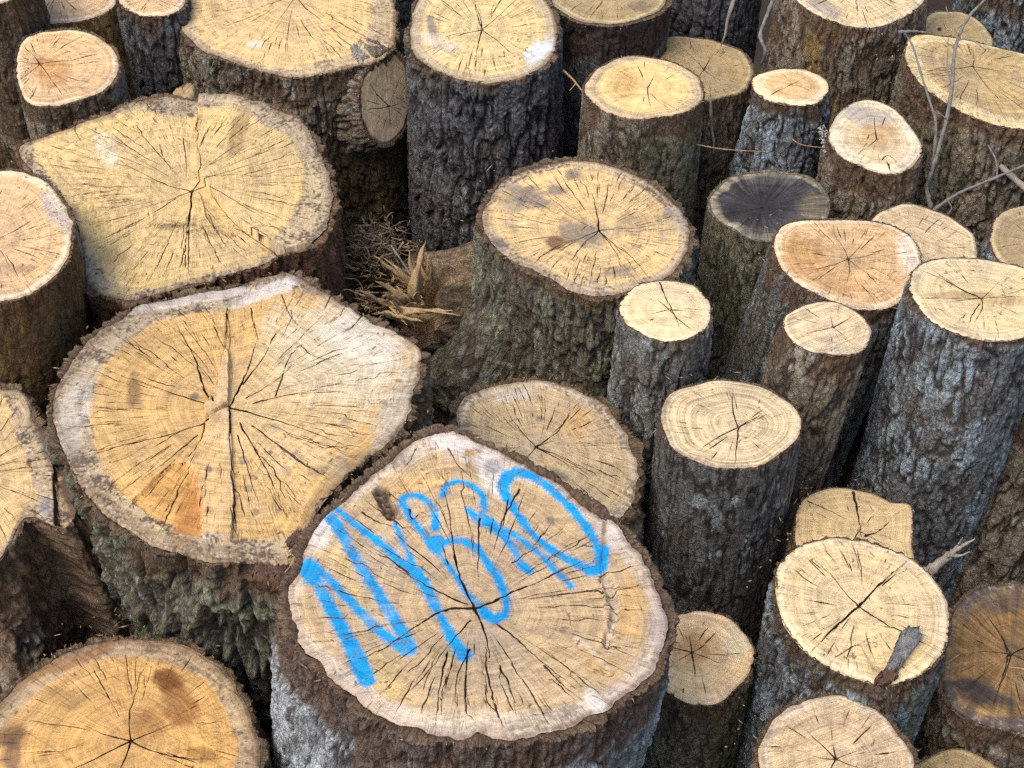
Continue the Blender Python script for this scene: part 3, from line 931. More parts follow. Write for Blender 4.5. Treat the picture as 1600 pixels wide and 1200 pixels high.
  stains=[(500, 830, 22, 30, 20, (214, 204, 196), .6), (700, 690, 50, 16, 15, (226, 216, 204), .6), (770, 740, 40, 22, 60, (226, 218, 208), .6), (770, 728, 16, 12, 0, (150, 142, 142), .6), (735, 708, 14, 8, 0, (200, 160, 104), .7), (680, 822, 8, 10, 0, GREY, .5), (600, 870, 60, 40, 20, (180, 164, 142), .4), (860, 815, 8, 10, 0, GREY, .55),
          (870, 990, 60, 12, 10, (160, 140, 120), .3), (880, 985, 6, 8, 0, GREY, .5), (600, 1060, 30, 50, -40, (222, 188, 116), .45), (540, 870, 20, 40, -30, (224, 192, 128), .4), (560, 945, 10, 60, -28, (226, 190, 110), .5), (985, 950, 26, 60, 0, (216, 168, 98), .45), (940, 1040, 50, 20, 30, (212, 166, 100), .4), (660, 760, 60, 18, -10, (224, 178, 110), .4),
          (960, 830, 24, 34, -30, (206, 190, 176), .6), (720, 1120, 140, 16, 0, (222, 202, 172), .4), (1030, 985, 16, 40, 0, (176, 160, 150), .6), (930, 1100, 14, 30, -30, (236, 226, 212), .6), (690, 1040, 130, 60, 0, (176, 156, 130), .35)],
  paint=[((42, 78), [(122, 565), (180, 700), (250, 830), (320, 960), (378, 1090)]), ((95, 60), [(120, 590), (140, 650)]), ((36, 52), [(130, 570), (220, 655), (330, 765), (430, 870), (560, 960)]),
         ((56, 50), [(222, 372), (290, 470)]), ((44, 54), [(240, 400), (290, 480), (370, 610), (450, 740), (530, 870), (572, 955)]), ((26, 50), [(240, 325), (330, 400), (450, 490), (540, 570), (620, 640)]), ((58, 34), [(600, 610), (650, 690), (690, 770), (730, 850)]), ((34, 66), [(730, 850), (770, 920), (815, 985)]),
         ((26, 26, .9), [(505, 400), (545, 480), (590, 590), (620, 640)]), ((30, 40), [(535, 310), (552, 272), (615, 272), (662, 310), (685, 360), (688, 415)]), ((34, 34), [(540, 300), (590, 390), (640, 450), (680, 490)]), ((90, 60), [(690, 480), (700, 510)]),
         ((40, 34), [(690, 490), (740, 475), (800, 472), (870, 505), (930, 585), (975, 660), (1002, 740), (995, 800), (950, 830)]), ((26, 30, .85), [(700, 520), (760, 600), (810, 680), (870, 760)]), ((50, 40), [(880, 768), (930, 815), (975, 815)]),
         ((30, 32), [(722, 270), (735, 225), (790, 208), (850, 225), (895, 270), (905, 330), (885, 360)]), ((30, 60), [(835, 335), (870, 365), (900, 385)]), ((60, 30), [(890, 370), (960, 420), (1030, 500), (1080, 590)]), ((40, 46), [(1060, 560), (1100, 605)]), ((40, 30, .85), [(930, 400), (1060, 460), (1180, 560)]), ((30, 36, .8), [(1180, 560), (1290, 670)]),
         ((60, 34), [(1010, 180), (1060, 165), (1130, 190), (1230, 265), (1320, 355), (1385, 450), (1420, 520)]), ((70, 60), [(1430, 520), (1425, 590), (1375, 600)]), ((46, 30), [(1370, 595), (1290, 560), (1210, 515), (1110, 430), (1040, 330)]), ((44, 70), [(1040, 330), (990, 240), (1010, 180)])],
  label='foreground log with blue spray painted letters on its cracked end'),
M=dict(chunk=0.004, n=(0,-.22,1), o=[(636, 50), (640, 20), (660, -12), (700, -34), (755, -42), (812, -34), (852, -8), (872, 30), (874, 66), (860, 98), (830, 118), (790, 130), (745, 132), (700, 122), (662, 102), (640, 78)], pith=(753, 46), z=1.16, pal='gold', sap=22, tb=5, rim=6, bark='dark', amp=.009, red=.25, redlen=.05, flare=.14, fs=1.25, nmain=5, lump=.006,
  tone=(1.02, 1.05, 1.12), stains=[(675, 45, 8, 26, -15, (104, 108, 118), .6), (690, 70, 40, 14, 20, (214, 200, 180), .5), (840, 80, 30, 16, -40, (224, 228, 236), .6), (730, 40, 30, 30, 0, (190, 178, 140), .4)],
  cracks=[(2.6, (780, 88), (800, 90)), (2.6, (788, 80), (789, 98)), (3, (753, 46), (745, 20), (742, -5)), (3, (753, 46), (725, 53), (690, 66))], label='tall straight log at top centre with deeply furrowed near black bark'),
N=dict(o=('e', 950, -6, 94, 46, 2), pith=(950, -14), z=1.14, pal='dim', sap=10, tb=7, rim=6, bark='dark', amp=.004, red=.9, redlen=.11, redc=(66, 46, 36), collar=.05, lean=(0, 0), stains=[(1000, 10, 30, 10, 0, (120, 108, 90), .5)],
  label='dull yellow log cut off by the top edge beside the furrowed black one'),
O=dict(o=('e', 1006, 137, 95, 50, 2), pith=(1012, 137), z=1.13, pal='gold', sap=22, rim=2, rima=.3, tb=3, bark='brown', amp=.003, flare=.10, red=.3, nmain=3, nfine=.6, tone=(1.1, 1.1, 1.1), moss=(-1.0, .4), stains=[(975, 130, 26, 26, 0, (210, 160, 90), .4)],
  label='log with an orange heart and clean cream ring, upper centre right'),
P=dict(o=('e', 1090, 106, 92, 50, 8), pith=(1100, 108), z=1.0, pal='dim', sap=10, tb=4, bark='brown', amp=.003, nmain=4, label='dull ochre log half hidden behind the one with the clean cream ring'),
Q=dict(o=('e', 1118, -70, 80, 46, 0), pith=(1118, -70), z=1.12, pal='dim', bark='dark', tb=5, amp=.008, btone=.7, red=.3, label='dark weathered upright trunk at the top edge, its end out of view'),
R=dict(n=(0,-.24,1), o=[(1222, -60), (1260, -95), (1340, -110), (1420, -90), (1452, -45), (1450, -5), (1425, 22), (1385, 40), (1345, 46), (1295, 34), (1255, 12), (1230, -18)], pith=(1340, -22), z=1.18, pal='pale', sap=12, rim=4, tb=4, bark='brown', amp=.006, flare=.30, lump=.02, red=.4, redlen=.3, saw=.9, sawamp=2, stains=[(1290, 12, 34, 12, 25, (150, 144, 150), .5)], bare_side=(-2.2, .9, (150, 118, 74)),
  label='pale streaked log at the top right that flares out towards its base'),
S=dict(o=('e', 1236, 135, 63, 31, 4), pith=(1236, 132), z=1.07, pal='pink', heart=('e', 1236, 134, 44, 20, 4), rim=3, rima=.3, tb=3, bark='blue', amp=.006, flare=.36, lump=.02, red=.5, redlen=.09, nmain=4, nfine=.4, tone=(1.02, 1.02, .96), label='smallest log, brown oval heart in a wide cream ring, upper right'),
T=dict(n=(0,-.2,1), o=[(1292, 218), (1298, 190), (1318, 166), (1350, 153), (1380, 158), (1408, 176), (1432, 205), (1443, 232), (1434, 256), (1410, 272), (1380, 274), (1345, 262), (1312, 246)], pith=(1370, 218), z=1.03, pal='pale', sap=26, rim=4, tb=3, bark='brown', amp=.006, lump=.02, flare=.1, red=.4, nmain=2, nfine=.25, sawamp=1.6, saw=.1, grey=.55,
  stains=[(1350, 180, 50, 18, 10, (170, 162, 150), .7), (1372, 212, 34, 24, 0, (206, 160, 104), .5)], cracks=[(3, (1358, 210), (1352, 228), (1338, 244)), (3.4, (1378, 250), (1388, 242), (1400, 254), (1380, 256)), (3.4, (1386, 252), (1394, 272))], label='grey weathered oval ended log just right of the smallest one'),
U=dict(o=('e', 1490, 58, 62, 42, 8), pith=(1485, 56), z=1.02, pal='dim', sap=18, rim=2, tb=3, bark='blue', amp=.005, nmain=0, nfine=.3, stains=[(1468, 46, 4, 4, 0, BLK, .9)], label='log with a pale half moon of sapwood peeping over the big oval one, top right'),
V=dict(n=(.1,-.12,1), o=[(1412, 92), (1418, 58), (1445, 52), (1500, 58), (1560, 72), (1620, 88), (1680, 120), (1700, 160), (1670, 195), (1610, 204), (1560, 198), (1510, 180), (1470, 158), (1435, 130)], pith=(1520, 104), z=1.09, pal='dim', heart=[(1440, 92), (1448, 66), (1520, 72), (1600, 90), (1660, 130), (1650, 170), (1600, 186), (1560, 180), (1510, 160), (1470, 136)], tone=(1.2, 1.2, 1.15), rim=2, tb=3, bark='brown', amp=.007, flare=.08, lump=.02, red=.4, redlen=.2, moss=(-2.4, .25), nfine=1.4,
  label='big oval ochre log at the right edge behind the bare twigs'),
W=dict(o=('e', 1600, -60, 90, 50, 0), pith=(1600, -60), z=1.1, pal='dim', bark='blue', tb=4, amp=.008, red=.5, btone=.8, label='blue grey barked trunk in the top right corner, its end out of view'),
W2=dict(n=(0,-.1,1), o=('e', 590, -100, 62, 34, 0), pith=(590, -100), z=1.0, pal='dim', bark='dark', tb=4, amp=.006, btone=.8, label='dark trunk hidden in the gap behind the very large yellow log'),
X=dict(strk=.6, wav=.02, o=('e', 1204, 320, 97, 57, 3), pith=(1190, 325), z=0.93, pal='black', sap=8, rim=5, rima=.9, tb=5, bark='green', amp=.003, nmain=3, nfine=1.1, moss=(-1.6, .3), ringc=(150, 140, 120), redc=(132, 120, 96), stains=[(1272, 330, 26, 34, 0, (150, 138, 110), .55), (1180, 365, 60, 12, 5, (120, 116, 108), .5), (1200, 280, 60, 10, 0, (110, 106, 102), .5), (1180, 320, 50, 30, 0, (48, 48, 54), .5)],
  label='log whose sawn end has turned charcoal black'),
Y=dict(o=[(1207, 388), (1212, 360), (1236, 344), (1290, 340), (1350, 342), (1400, 352), (1432, 376), (1442, 410), (1436, 445), (1414, 470), (1380, 484), (1335, 484), (1290, 468), (1245, 444), (1218, 418)], pith=(1325, 405), z=1.0, pal='pink', sap=14, rim=3, tb=3, bark='grey', amp=.004, lean=(-.14, .0), flare=.12, nmain=7, nfine=1.2, sawamp=1.3, saw=.05,
  stains=[(1255, 400, 44, 34, 10, (196, 140, 80), .5), (1310, 440, 50, 20, 10, (206, 156, 98), .4), (1330, 402, 34, 22, 0, (190, 160, 120), .4), (1420, 400, 18, 40, -20, (236, 222, 200), .5)], label='broad log with a brown smudged end beside the slanting pale one, right of centre'),
Z=dict(o=('e', 1440, 376, 92, 54, 14), pith=(1432, 384), z=0.92, pal='pale', sap=12, rim=3, tb=3, bark='brown', amp=.003, nmain=2, nfine=.7, sawamp=2.2, saw=.7, grey=.2, label='pale diagonally sawn log tucked behind the broad smudged one'),
AA=dict(o=('e', 1606, 372, 62, 56, 0), pith=(1612, 376), z=0.93, pal='dim', sap=8, rim=2, tb=3, bark='blue', amp=.006, nmain=2, lean=(-.1, 0), nfine=.5, label='small dull log at the right edge above the long blue grey barked one'),
AB=dict(o=[(1417, 440), (1430, 415), (1462, 403), (1510, 400), (1560, 406), (1605, 418), (1640, 440), (1652, 475), (1638, 510), (1600, 530), (1550, 535), (1495, 524), (1450, 500), (1425, 468)], pith=(1534, 466), z=1.14, pal='cream', sap=12, rim=3, tb=3, bark='blue', amp=.005, flare=.13, lump=.006, red=.3, redlen=.05, vis=.95, nmain=3, nfine=.4, res=.0017, bres=.003,
  cracks=[(5, (1534, 466), (1510, 455), (1470, 435), (1428, 418)), (3.5, (1534, 466), (1570, 464), (1620, 462)), (3, (1534, 466), (1490, 466), (1440, 464)), (2.6, (1530, 474), (1518, 496), (1512, 514))],
  stains=[(1500, 461, 70, 7, 0, (180, 140, 90), .5), (1570, 470, 60, 8, 0, (196, 156, 104), .4)], label='long thick log with blue grey lichen bark and a deep slanting split in its end'),
AC=dict(o=('e', 1294, 513, 72, 43, 10), pith=(1302, 512), z=1.08, pal='pale', sap=8, rim=3, tb=3, bark='brown', amp=.004, lean=(-.08, 0), flare=.04, nmain=4, nfine=.5, sawamp=2.2, saw=-.5, grey=.35, label='small log with fuzzy cream end in front of the broad smudged one'),
AD=dict(o=('e', 1041, 484, 75, 50, 5), pith=(1046, 484), z=1.08, pal='cream', sap=8, rim=2, rima=.4, tb=3, bark='grey', amp=.005, nmain=4, nfine=.4, flare=.06, red=.2, tone=(1.05, 1.06, 1.08), cracks=[(3, (1030, 440), (1042, 468), (1058, 500), (1062, 512))], label='small round cream log directly right of the stained stump with a branch'),
AE=dict(spots=[(-2.2, .10, .019), (-1.66, .085, .010), (-1.25, .30, .014), (-1.0, .13, .013), (-1.8, .24, .008)], o=('e', 1140, 662, 113, 71, 4), pith=(1154, 668), z=1.0, pal='cream', sap=10, rim=4, tb=3, bark='grey', amp=.0028, lump=.006, flare=.07, red=.2, redlen=.03, nmain=2, nfine=.5, ring=1.8, btone=.85, res=.0017, cracks=[(3.4, (1154, 668), (1152, 690), (1148, 728)), (3, (1154, 668), (1145, 640), (1146, 596)), (2.6, (1154, 668), (1175, 656), (1205, 645))],
  label='smooth barked log with clear growth rings standing right of the centre'),
AF=dict(chunk=0.009, n=(0,-.06,1), bulge=[(.36, 3.3, .16, .15, .55)], o=[(746, 352), (748, 325), (768, 290), (805, 265), (860, 250), (915, 246), (965, 256), (1012, 276), (1055, 308), (1082, 345), (1085, 385), (1068, 420), (1030, 448), (985, 462), (935, 469), (890, 460), (850, 438), (815, 420), (775, 395)], pith=(936, 360), z=1.05, pal='gold', heart=[(768, 350), (778, 310), (820, 278), (880, 262), (940, 266), (1000, 290), (1040, 325), (1060, 360), (1056, 395), (1025, 425), (980, 440), (930, 445), (890, 438), (850, 415), (800, 390)],
  tb=8, rim=8, dirt=.9, bark='green', amp=.005, red=.4, redlen=.05, nmain=4, nfine=1.5, res=.0017, grey=.5, lump=.012,
  cracks=[(3.4, (936, 360), (932, 330), (925, 300)), (3, (785, 297), (805, 308), (822, 318)), (3, (936, 360), (915, 378), (905, 390)), (3, (936, 360), (960, 390), (970, 410))],
  stains=[(825, 305, 40, 20, 20, (120, 116, 120), .6), (870, 298, 18, 10, 0, (116, 112, 118), .6), (895, 272, 14, 8, 0, (120, 116, 124), .6), (800, 320, 30, 14, 10, (140, 132, 124), .5), (905, 365, 40, 24, 10, (124, 116, 116), .6), (870, 380, 16, 12, 20, (126, 84, 60), .7), (1045, 335, 10, 12, 0, (126, 122, 126), .5), (965, 425, 30, 12, 0, (130, 124, 124), .55), (780, 380, 16, 10, 30, (130, 120, 118), .5), (990, 350, 30, 20, 0, (160, 146, 124), .4)],
  label='large grey stained stump at the centre with a shredded branch stub on its left'),
AH=dict(chunk=0.009, o=[(703, 652), (712, 626), (745, 604), (800, 592), (850, 589), (900, 600), (945, 625), (980, 665), (1000, 705), (1005, 745), (995, 790), (965, 825), (900, 840), (820, 826), (745, 780), (706, 710)], pith=(838, 698), z=0.88, pal='tan', sap=18, tb=8, rim=8, dirt=.6, bark='brown', amp=.008, nmain=4, nfine=1.3, cracks=[(3.6, (838, 698), (865, 680), (885, 655), (894, 635)), (3.4, (838, 698), (880, 715), (920, 735), (936, 745))], grey=.3, res=.0017,
  stains=[(870, 745, 20, 12, 20, (120, 112, 116), .6), (842, 655, 8, 6, 0, GREY, .6), (800, 620, 40, 10, -10, (216, 206, 196), .5), (900, 660, 24, 30, 20, (220, 170, 104), .4)], label='tan log peeking out behind the spray painted one'),
AI=dict(o=[(1240, 815), (1250, 782), (1278, 764), (1320, 760), (1365, 768), (1395, 782), (1424, 786), (1430, 810), (1428, 850), (1430, 885), (1380, 900), (1290, 890), (1245, 860)], pith=(1342, 830), z=0.8, pal='cream', sap=6, rim=4, tb=3, bark='red', amp=.004, nmain=2, nfine=.5, tone=(.92, .88, .84), cracks=[(6, (1333, 768), (1340, 800), (1346, 840)), (4, (1350, 838), (1372, 830), (1392, 812)), (3, (1262, 782), (1300, 800), (1330, 815))],
  label='split log with a wide crack, wedged behind the round log with crossed cracks'),
AJ=dict(o=[(1206, 905), (1212, 880), (1232, 858), (1262, 843), (1310, 836), (1360, 842), (1410, 860), (1450, 888), (1478, 925), (1490, 965), (1484, 1008), (1464, 1042), (1430, 1066), (1390, 1075), (1350, 1070), (1300, 1050), (1255, 1022), (1222, 980), (1208, 940)], pith=(1342, 948), z=0.93, pal='cream', sap=14, rim=3, rima=.5, tb=4, bark='blue', amp=.007, lump=.014, red=.4, redlen=.1, flare=-.02, nmain=0, nfine=.9, res=.0016,
  cracks=[(4.6, (1342, 948), (1310, 975), (1285, 1000), (1264, 1022)), (4.2, (1342, 948), (1370, 918), (1395, 895), (1418, 876)), (4, (1342, 948), (1375, 970), (1410, 988), (1475, 1022)), (3, (1342, 948), (1320, 925), (1290, 885)), (2.4, (1305, 1026), (1350, 1002), (1385, 988))], moss=(-.9, .4), label='big round cream log crossed by an X of cracks, lower right'),
AK=dict(o=('e', 1096, 1026, 84, 78, 8), pith=(1081, 1020), z=0.72, pal='cream', sap=8, rim=4, tb=4, bark='green', amp=.005, nmain=6, nfine=.6, tone=(1.3, 1.27, 1.2), moss=(-.3, .9), stains=[(1085, 1010, 40, 30, 0, (190, 130, 70), .5), (1150, 1000, 26, 30, 0, (236, 220, 184), .6)],
  label='small amber log with mossy bark tucked at the right of the spray painted one'),
AL=dict(chunk=0.004, o=('e', 1302, 1196, 128, 114, 4), pith=(1306, 1186), z=0.88, pal='pale', sap=14, rim=8, tb=5, bark='brown', amp=.005, nmain=6, nfine=.7, sawamp=1.8, saw=-.4, grey=.35, tone=(.96, .92, .9), label='pale round log cut by the bottom edge in front of the one with crossed cracks'),
AM=dict(strk=.35, chunk=0.005, dirt=.8, wav=.02, o=[(1468, 1030), (1478, 970), (1510, 925), (1560, 908), (1620, 912), (1680, 950), (1710, 1020), (1690, 1100), (1630, 1145), (1560, 1142), (1500, 1120), (1472, 1080)], pith=(1580, 1022), z=0.74, pal='burnt', sap=16, rim=4, tb=4, bark='brown', amp=.006, nmain=5, nfine=.5, sawamp=2, saw=.8, cracks=[(3, (1576, 1022), (1560, 985), (1530, 950)), (3, (1576, 1022), (1566, 1060), (1545, 1120))],
  stains=[(1560, 1110, 26, 12, 0, (188, 152, 90), .6), (1490, 1010, 26, 60, 10, (160, 124, 76), .6), (1540, 1085, 70, 22, 20, (58, 58, 64), .75), (1570, 940, 60, 20, -10, (84, 76, 76), .6), (1600, 1000, 40, 50, 0, (110, 88, 66), .5)], label='dark scorched looking log at the right edge, lower right'),
AN=dict(o=('e', 1496, 1235, 88, 68, 5), pith=(1496, 1235), z=0.66, pal='dim', sap=6, rim=4, tb=4, bark='brown', amp=.005, label='ochre log barely showing at the bottom edge near the right corner'),
AO=dict(o=('e', 1715, 560, 92, 62, 0), pith=(1715, 560), z=0.98, pal='dim', bark='brown', tb=4, amp=.008, lean=(-.12, -.05), lump=.03, flare=.1, btone=.75, red=.5, redlen=.3, vis=.9, label='ragged dark trunk leaning in from the right edge below the long lichen barked log'),
)
#ENDDATA
GROUP = 'sawn logs standing packed in the pile'
ONLY = None
for key, L in LOGS.items():
    if ONLY and key not in ONLY:
        continue
    P = at(*L['pith'], L['z'])
    r = thing('cut_log', L['label'], 'log', (P[0], P[1], 0), GROUP)
    L['root'] = r
    build_log(r, L)

# ------------------------------------------------------------------ small things
PAL['scar'] = ((196, 170, 134), (182, 156, 124), (138, 110, 88))
STRAW = plain_material('splintered_wood', (132, 102, 68), (196, 168, 124), 60, (1, 1, .12), .002)
GREYWOOD = plain_material('weathered_wood', (112, 100, 88), (176, 164, 148), 60, (1, 1, .12), .002)
TWIGM = plain_material('twig_bark', (78, 72, 68), (146, 140, 134), 90, (1, 1, .4), .001)
CHIPM = plain_material('bark_chip', (76, 72, 70), (168, 166, 160), 45, (1, 1, .3), .006)
REDM = plain_material('red_bark', (80, 54, 44), (138, 104, 84), 60, (1, 1, .3), .006)
DUST = plain_material('sawdust', (150, 118, 84), (226, 206, 170), 300)


def V3(p):
    return np.asarray(p, float)


def tube(pts, rads, ns=8, knob=.12, seed=0):
    """Tapered crooked stem through world points."""
    P = spline(pts, n=8, closed=False)
    rs = np.random.RandomState(seed)
    m = len(P)
    R = np.interp(np.linspace(0, 1, m), np.linspace(0, 1, len(rads)), rads)
    R = R * (1 + knob * rs.randn(m)).clip(.6, 1.5)
    P = P + rs.normal(0, .05, P.shape) * R[:, None]
    T = np.gradient(P, axis=0)
    T /= np.linalg.norm(T, axis=1)[:, None]
    up = np.array([.3, .2, .9])
    A = np.cross(T, up)
    A /= np.linalg.norm(A, axis=1)[:, None]
    B = np.cross(T, A)
    a = np.linspace(0, 2 * math.pi, ns, endpoint=False)
    V = P[:, None] + R[:, None, None] * (np.cos(a)[None, :, None] * A[:, None] + np.sin(a)[None, :, None] * B[:, None])
    V = V.reshape(-1, 3)
    q = grid_quads(m, ns)
    V = np.vstack([V, P[:1], P[-1:]])
    j = np.arange(ns)
    t = np.vstack([np.stack([np.full(ns, m * ns), (j + 1) % ns, j], 1), np.stack([np.full(ns, m * ns + 1), (m - 1) * ns + j, (m - 1) * ns + (j + 1) % ns], 1)])
    return V, q, t


def sliver(p0, p1, w_, th, seed, curl=.1):
    """A torn splinter: flat, tapering, ragged at both ends."""
    rs = np.random.RandomState(seed)
    p0, p1 = V3(p0), V3(p1)
    m = 9
    t = np.linspace(0, 1, m)
    d = p1 - p0
    ln = np.linalg.norm(d)
    d = d / ln
    a = np.cross(d, rs.randn(3))
    a /= np.linalg.norm(a)
    b = np.cross(d, a)
    P = p0 + d * (t * ln)[:, None] + b * (curl * ln * np.sin(t * 2.5) * rs.uniform(-1, 1))[:, None] + rs.normal(0, w_ * .06, (m, 3))
    W = w_ * (1 - .75 * t ** 2) * (1 + .15 * rs.randn(m)) * .5
    W[-1] *= .3
    H = th * (1 - .6 * t) * (1 + .15 * rs.randn(m)) * .5
    ring = [(1, .25), (.55, 1), (-.5, .9), (-1, .1), (-.6, -1), (.5, -.9)]
    V = np.concatenate([(P + a * (W * u)[:, None] + b * (H * v)[:, None])[:, None] for u, v in ring], 1).reshape(-1, 3)
    k = len(ring)
    V = np.vstack([V, P[:1], P[-1:] + d * w_ * .3])
    j = np.arange(k)
    tr = np.vstack([np.stack([np.full(k, m * k), (j + 1) % k, j], 1), np.stack([np.full(k, m * k + 1), (m - 1) * k + j, (m - 1) * k + (j + 1) % k], 1)])
    return V, grid_quads(m, k), tr


def join(parts):
    V, Q, T, n = [], [], [], 0
    for v, q, t in parts:
        V.append(v); Q.append(q + n); T.append(t + n)
        n += len(v)
    return np.vstack(V), np.vstack(Q), np.vstack(T)


def tag(o, label, cat, group=None, kind=None):
    o['label'], o['category'] = label, cat
    if group:
        o['group'] = group
    if kind:
        o['kind'] = kind
    return o


def to_base(o):
    """origin of a one-mesh thing at its lowest point"""
    me = o.data
    n = len(me.vertices)
    co = np.empty(n * 3, np.float32)
    me.vertices.foreach_get('co', co)
    co = co.reshape(-1, 3)
    b = np.array([co[:, 0].mean(), co[:, 1].mean(), co[:, 2].min()])
    me.vertices.foreach_set('co', (co - b).ravel().astype(np.float32))
    o.location = b
    me.update()
    return o


# branch scar on the very large yellow log
if 'FF' in LOGS and not ONLY:
    rf = LOGS['FF']['root']
    # where the sight line to the scar meets the trunk below the rim
    FP = on_plane(outline_px(LOGS['FF']['o']), at(*LOGS['FF']['pith'], LOGS['FF']['z']), np.array([0, -.16, 1]))[:, :2]
    rr0 = rays([(600, 165)])[0]
    for tq in np.linspace(2.0, 6.0, 1600):
        Pk = np.array([0, 0, CAMZ]) + rr0 * tq
        if in_poly(FP, Pk[0:1], Pk[1:2])[0]:
            break
    kk = np.argmin(np.linalg.norm(FP - Pk[:2], axis=1))
    tv = FP[(kk + 6) % len(FP)] - FP[kk - 6]
    nrm = np.array([tv[1], -tv[0], 0]) / np.linalg.norm(tv)
    if nrm[1] > 0:
        nrm = -nrm
    nrm = nrm + np.array([.25, -.25, .42]); nrm /= np.linalg.norm(nrm)
    Pk = Pk + nrm * .022
    print('scar', Pk, nrm)
    Lk = dict(o=[(560, 165), (563, 130), (578, 100), (598, 82), (618, 78), (634, 96), (643, 125), (645, 160), (638, 195), (622, 220), (602, 230), (582, 222), (568, 198)], pith=(606, 155), z=1, P0=Pk, n=nrm,
              axis=tuple(-nrm), len=.14, pal='scar', sap=6, rim=4, tb=6, amp=.005, lump=.006, bark='brown', red=0, nmain=5, nfine=.8, grey=.1, res=.0016, vis=.10, flare=3.2, sawamp=1.5)
    build_log(rf, Lk, 'branch_scar', 'branch_collar')

# shredded branch stub on the stained stump
if 'AF' in LOGS and not ONLY:
    ra = LOGS['AF']['root']
    Pe, Ps = at(648, 474, .83), at(850, 520, .66) + np.array([0, .10, 0])
    ax_ = (Ps - Pe) / np.linalg.norm(Ps - Pe)
    fr = frame_of(-ax_)
    m, k = 90, 150
    tt = np.linspace(0, 1, m)[:, None]
    aa = np.linspace(0, 2 * math.pi, k, endpoint=False)[None]
    R = (.112 + .10 * tt ** 1.3) * (1 + .08 * vn(np.cos(aa) * 1.5 + tt * 0, np.sin(aa) * 1.5 + tt * 0, tt * 4)) \
        + .006 * ss(0, .3, np.abs(fbm(np.cos(aa) * 5 + tt * 0, np.sin(aa) * 5 + tt * 0, tt * 5, 3))) + .003 * fbm(np.cos(aa) * 16 + tt * 0, np.sin(aa) * 16 + tt * 0, tt * 24, 3)
    Ln = np.linalg.norm(Ps - Pe)
    off = tt * Ln + .03 * vn(np.cos(aa) * 4 + 0 * tt, np.sin(aa) * 4 + 0 * tt, tt * 0) * (1 - tt)
    V = Pe + off[..., None] * ax_ + (R * np.cos(aa))[..., None] * fr[0] + (R * np.sin(aa))[..., None] * fr[1]
    capc = Pe + ax_ * .05
    V = np.vstack([V.reshape(-1, 3), capc])
    j = np.arange(k)
    tri = np.stack([np.full(k, m * k), (j + 1) % k, j], 1)
    nz = fbm(np.cos(aa) * 6 + tt * 0, np.sin(aa) * 6 + tt * 0, tt * 7, 4)
    cB = lin((96, 80, 60)) + (lin((150, 124, 96)) - lin((96, 80, 60))) * ss(-.4, .4, nz)[..., None]
    cB = np.vstack([cB.reshape(-1, 3), lin((120, 90, 56))[None]])
    lc = np.stack([np.cos(aa) * .1 + 0 * tt, np.sin(aa) * .1 + 0 * tt, tt * Ln + 0 * aa], -1).reshape(-1, 3)
    lc = np.vstack([lc, [[0, 0, 0]]])
    mesh_np('branch_stub', V, grid_quads(m, k), tri, [('col', 'FLOAT_COLOR', rgba(cB)), ('loc', 'FLOAT_VECTOR', lc)], BARK, ra)
    STUBM = plain_material('torn_bast', (92, 78, 62), (158, 138, 108), 60)
    big = [((648, 500, .87), (615, 470, .97), .030), ((640, 470, .88), (664, 380, 1.0), .026), ((618, 478, .88), (566, 455, .98), .030), ((645, 505, .87), (592, 488, .95), .026),
           ((620, 488, .92), (706, 484, .96), .020), ((640, 498, .88), (690, 492, .94), .022), ((655, 470, .87), (640, 395, .97), .024), ((640, 470, .89), (588, 440, .96), .020),
           ((662, 450, .88), (668, 400, .95), .016), ((600, 490, .92), (660, 500, .94), .018), ((610, 480, .93), (636, 508, .92), .012), ((650, 440, .9), (612, 385, .98), .018),
           ((640, 440, .9), (585, 400, .97), .016), ((668, 440, .9), (652, 405, .95), .014), ((632, 470, .9), (600, 462, .95), .022), ((650, 455, .88), (622, 420, .95), .026)]
    rb = random.Random(4)
    big = big + [(tuple(c + rb.uniform(-12, 12) * (1 if k < 2 else .001) for k, c in enumerate(a)), tuple(c + rb.uniform(-16, 16) * (1 if k < 2 else .001) for k, c in enumerate(b)), w_ * .5) for a, b, w_ in big[::2]]
    for i, (a, b, w_) in enumerate(big):
        v, q, t = sliver(at(*a), at(*b), w_ * .85, w_ * .4, i + 3, .05)
        mesh_np('splinter', v, q, t, mat=STRAW if i != 11 else GREYWOOD, parent=ra)
    rs = np.random.RandomState(8)
    fib = []
    for i in range(520):
        a = at(rs.uniform(555, 665), rs.uniform(375, 490), rs.uniform(.84, .92))
        if i < 200:
            a = at(rs.normal(592, 20), rs.normal(372, 16), rs.uniform(.90, .97))
        dd = rs.randn(3) * np.array([1, .7, .8]); dd /= np.linalg.norm(dd)
        if i >= 200:
            dd = dd * .6 + np.array([-.5, -.2, .3])
        fib.append(sliver(a, a + dd * rs.uniform(.012, .04), rs.uniform(.002, .006), .0015, 100 + i, .5))
    v, q, t = join(fib[:200])
    o = mesh_np('fibre_tuft', v, q, t, mat=STUBM, parent=ra); o['kind'] = 'stuff'
    v, q, t = join(fib[200:])
    o = mesh_np('torn_fibres', v, q, t, mat=STRAW, parent=ra); o['kind'] = 'stuff'


def twig(name, label, stems, mat=TWIGM, cat='twig', group=None):
    o = mesh_np(name, *join([tube([at(*p) for p in pts], r, 8, .14, i + 5) for i, (pts, r) in enumerate(stems)]), mat=mat)
    return to_base(tag(o, label, cat, group))


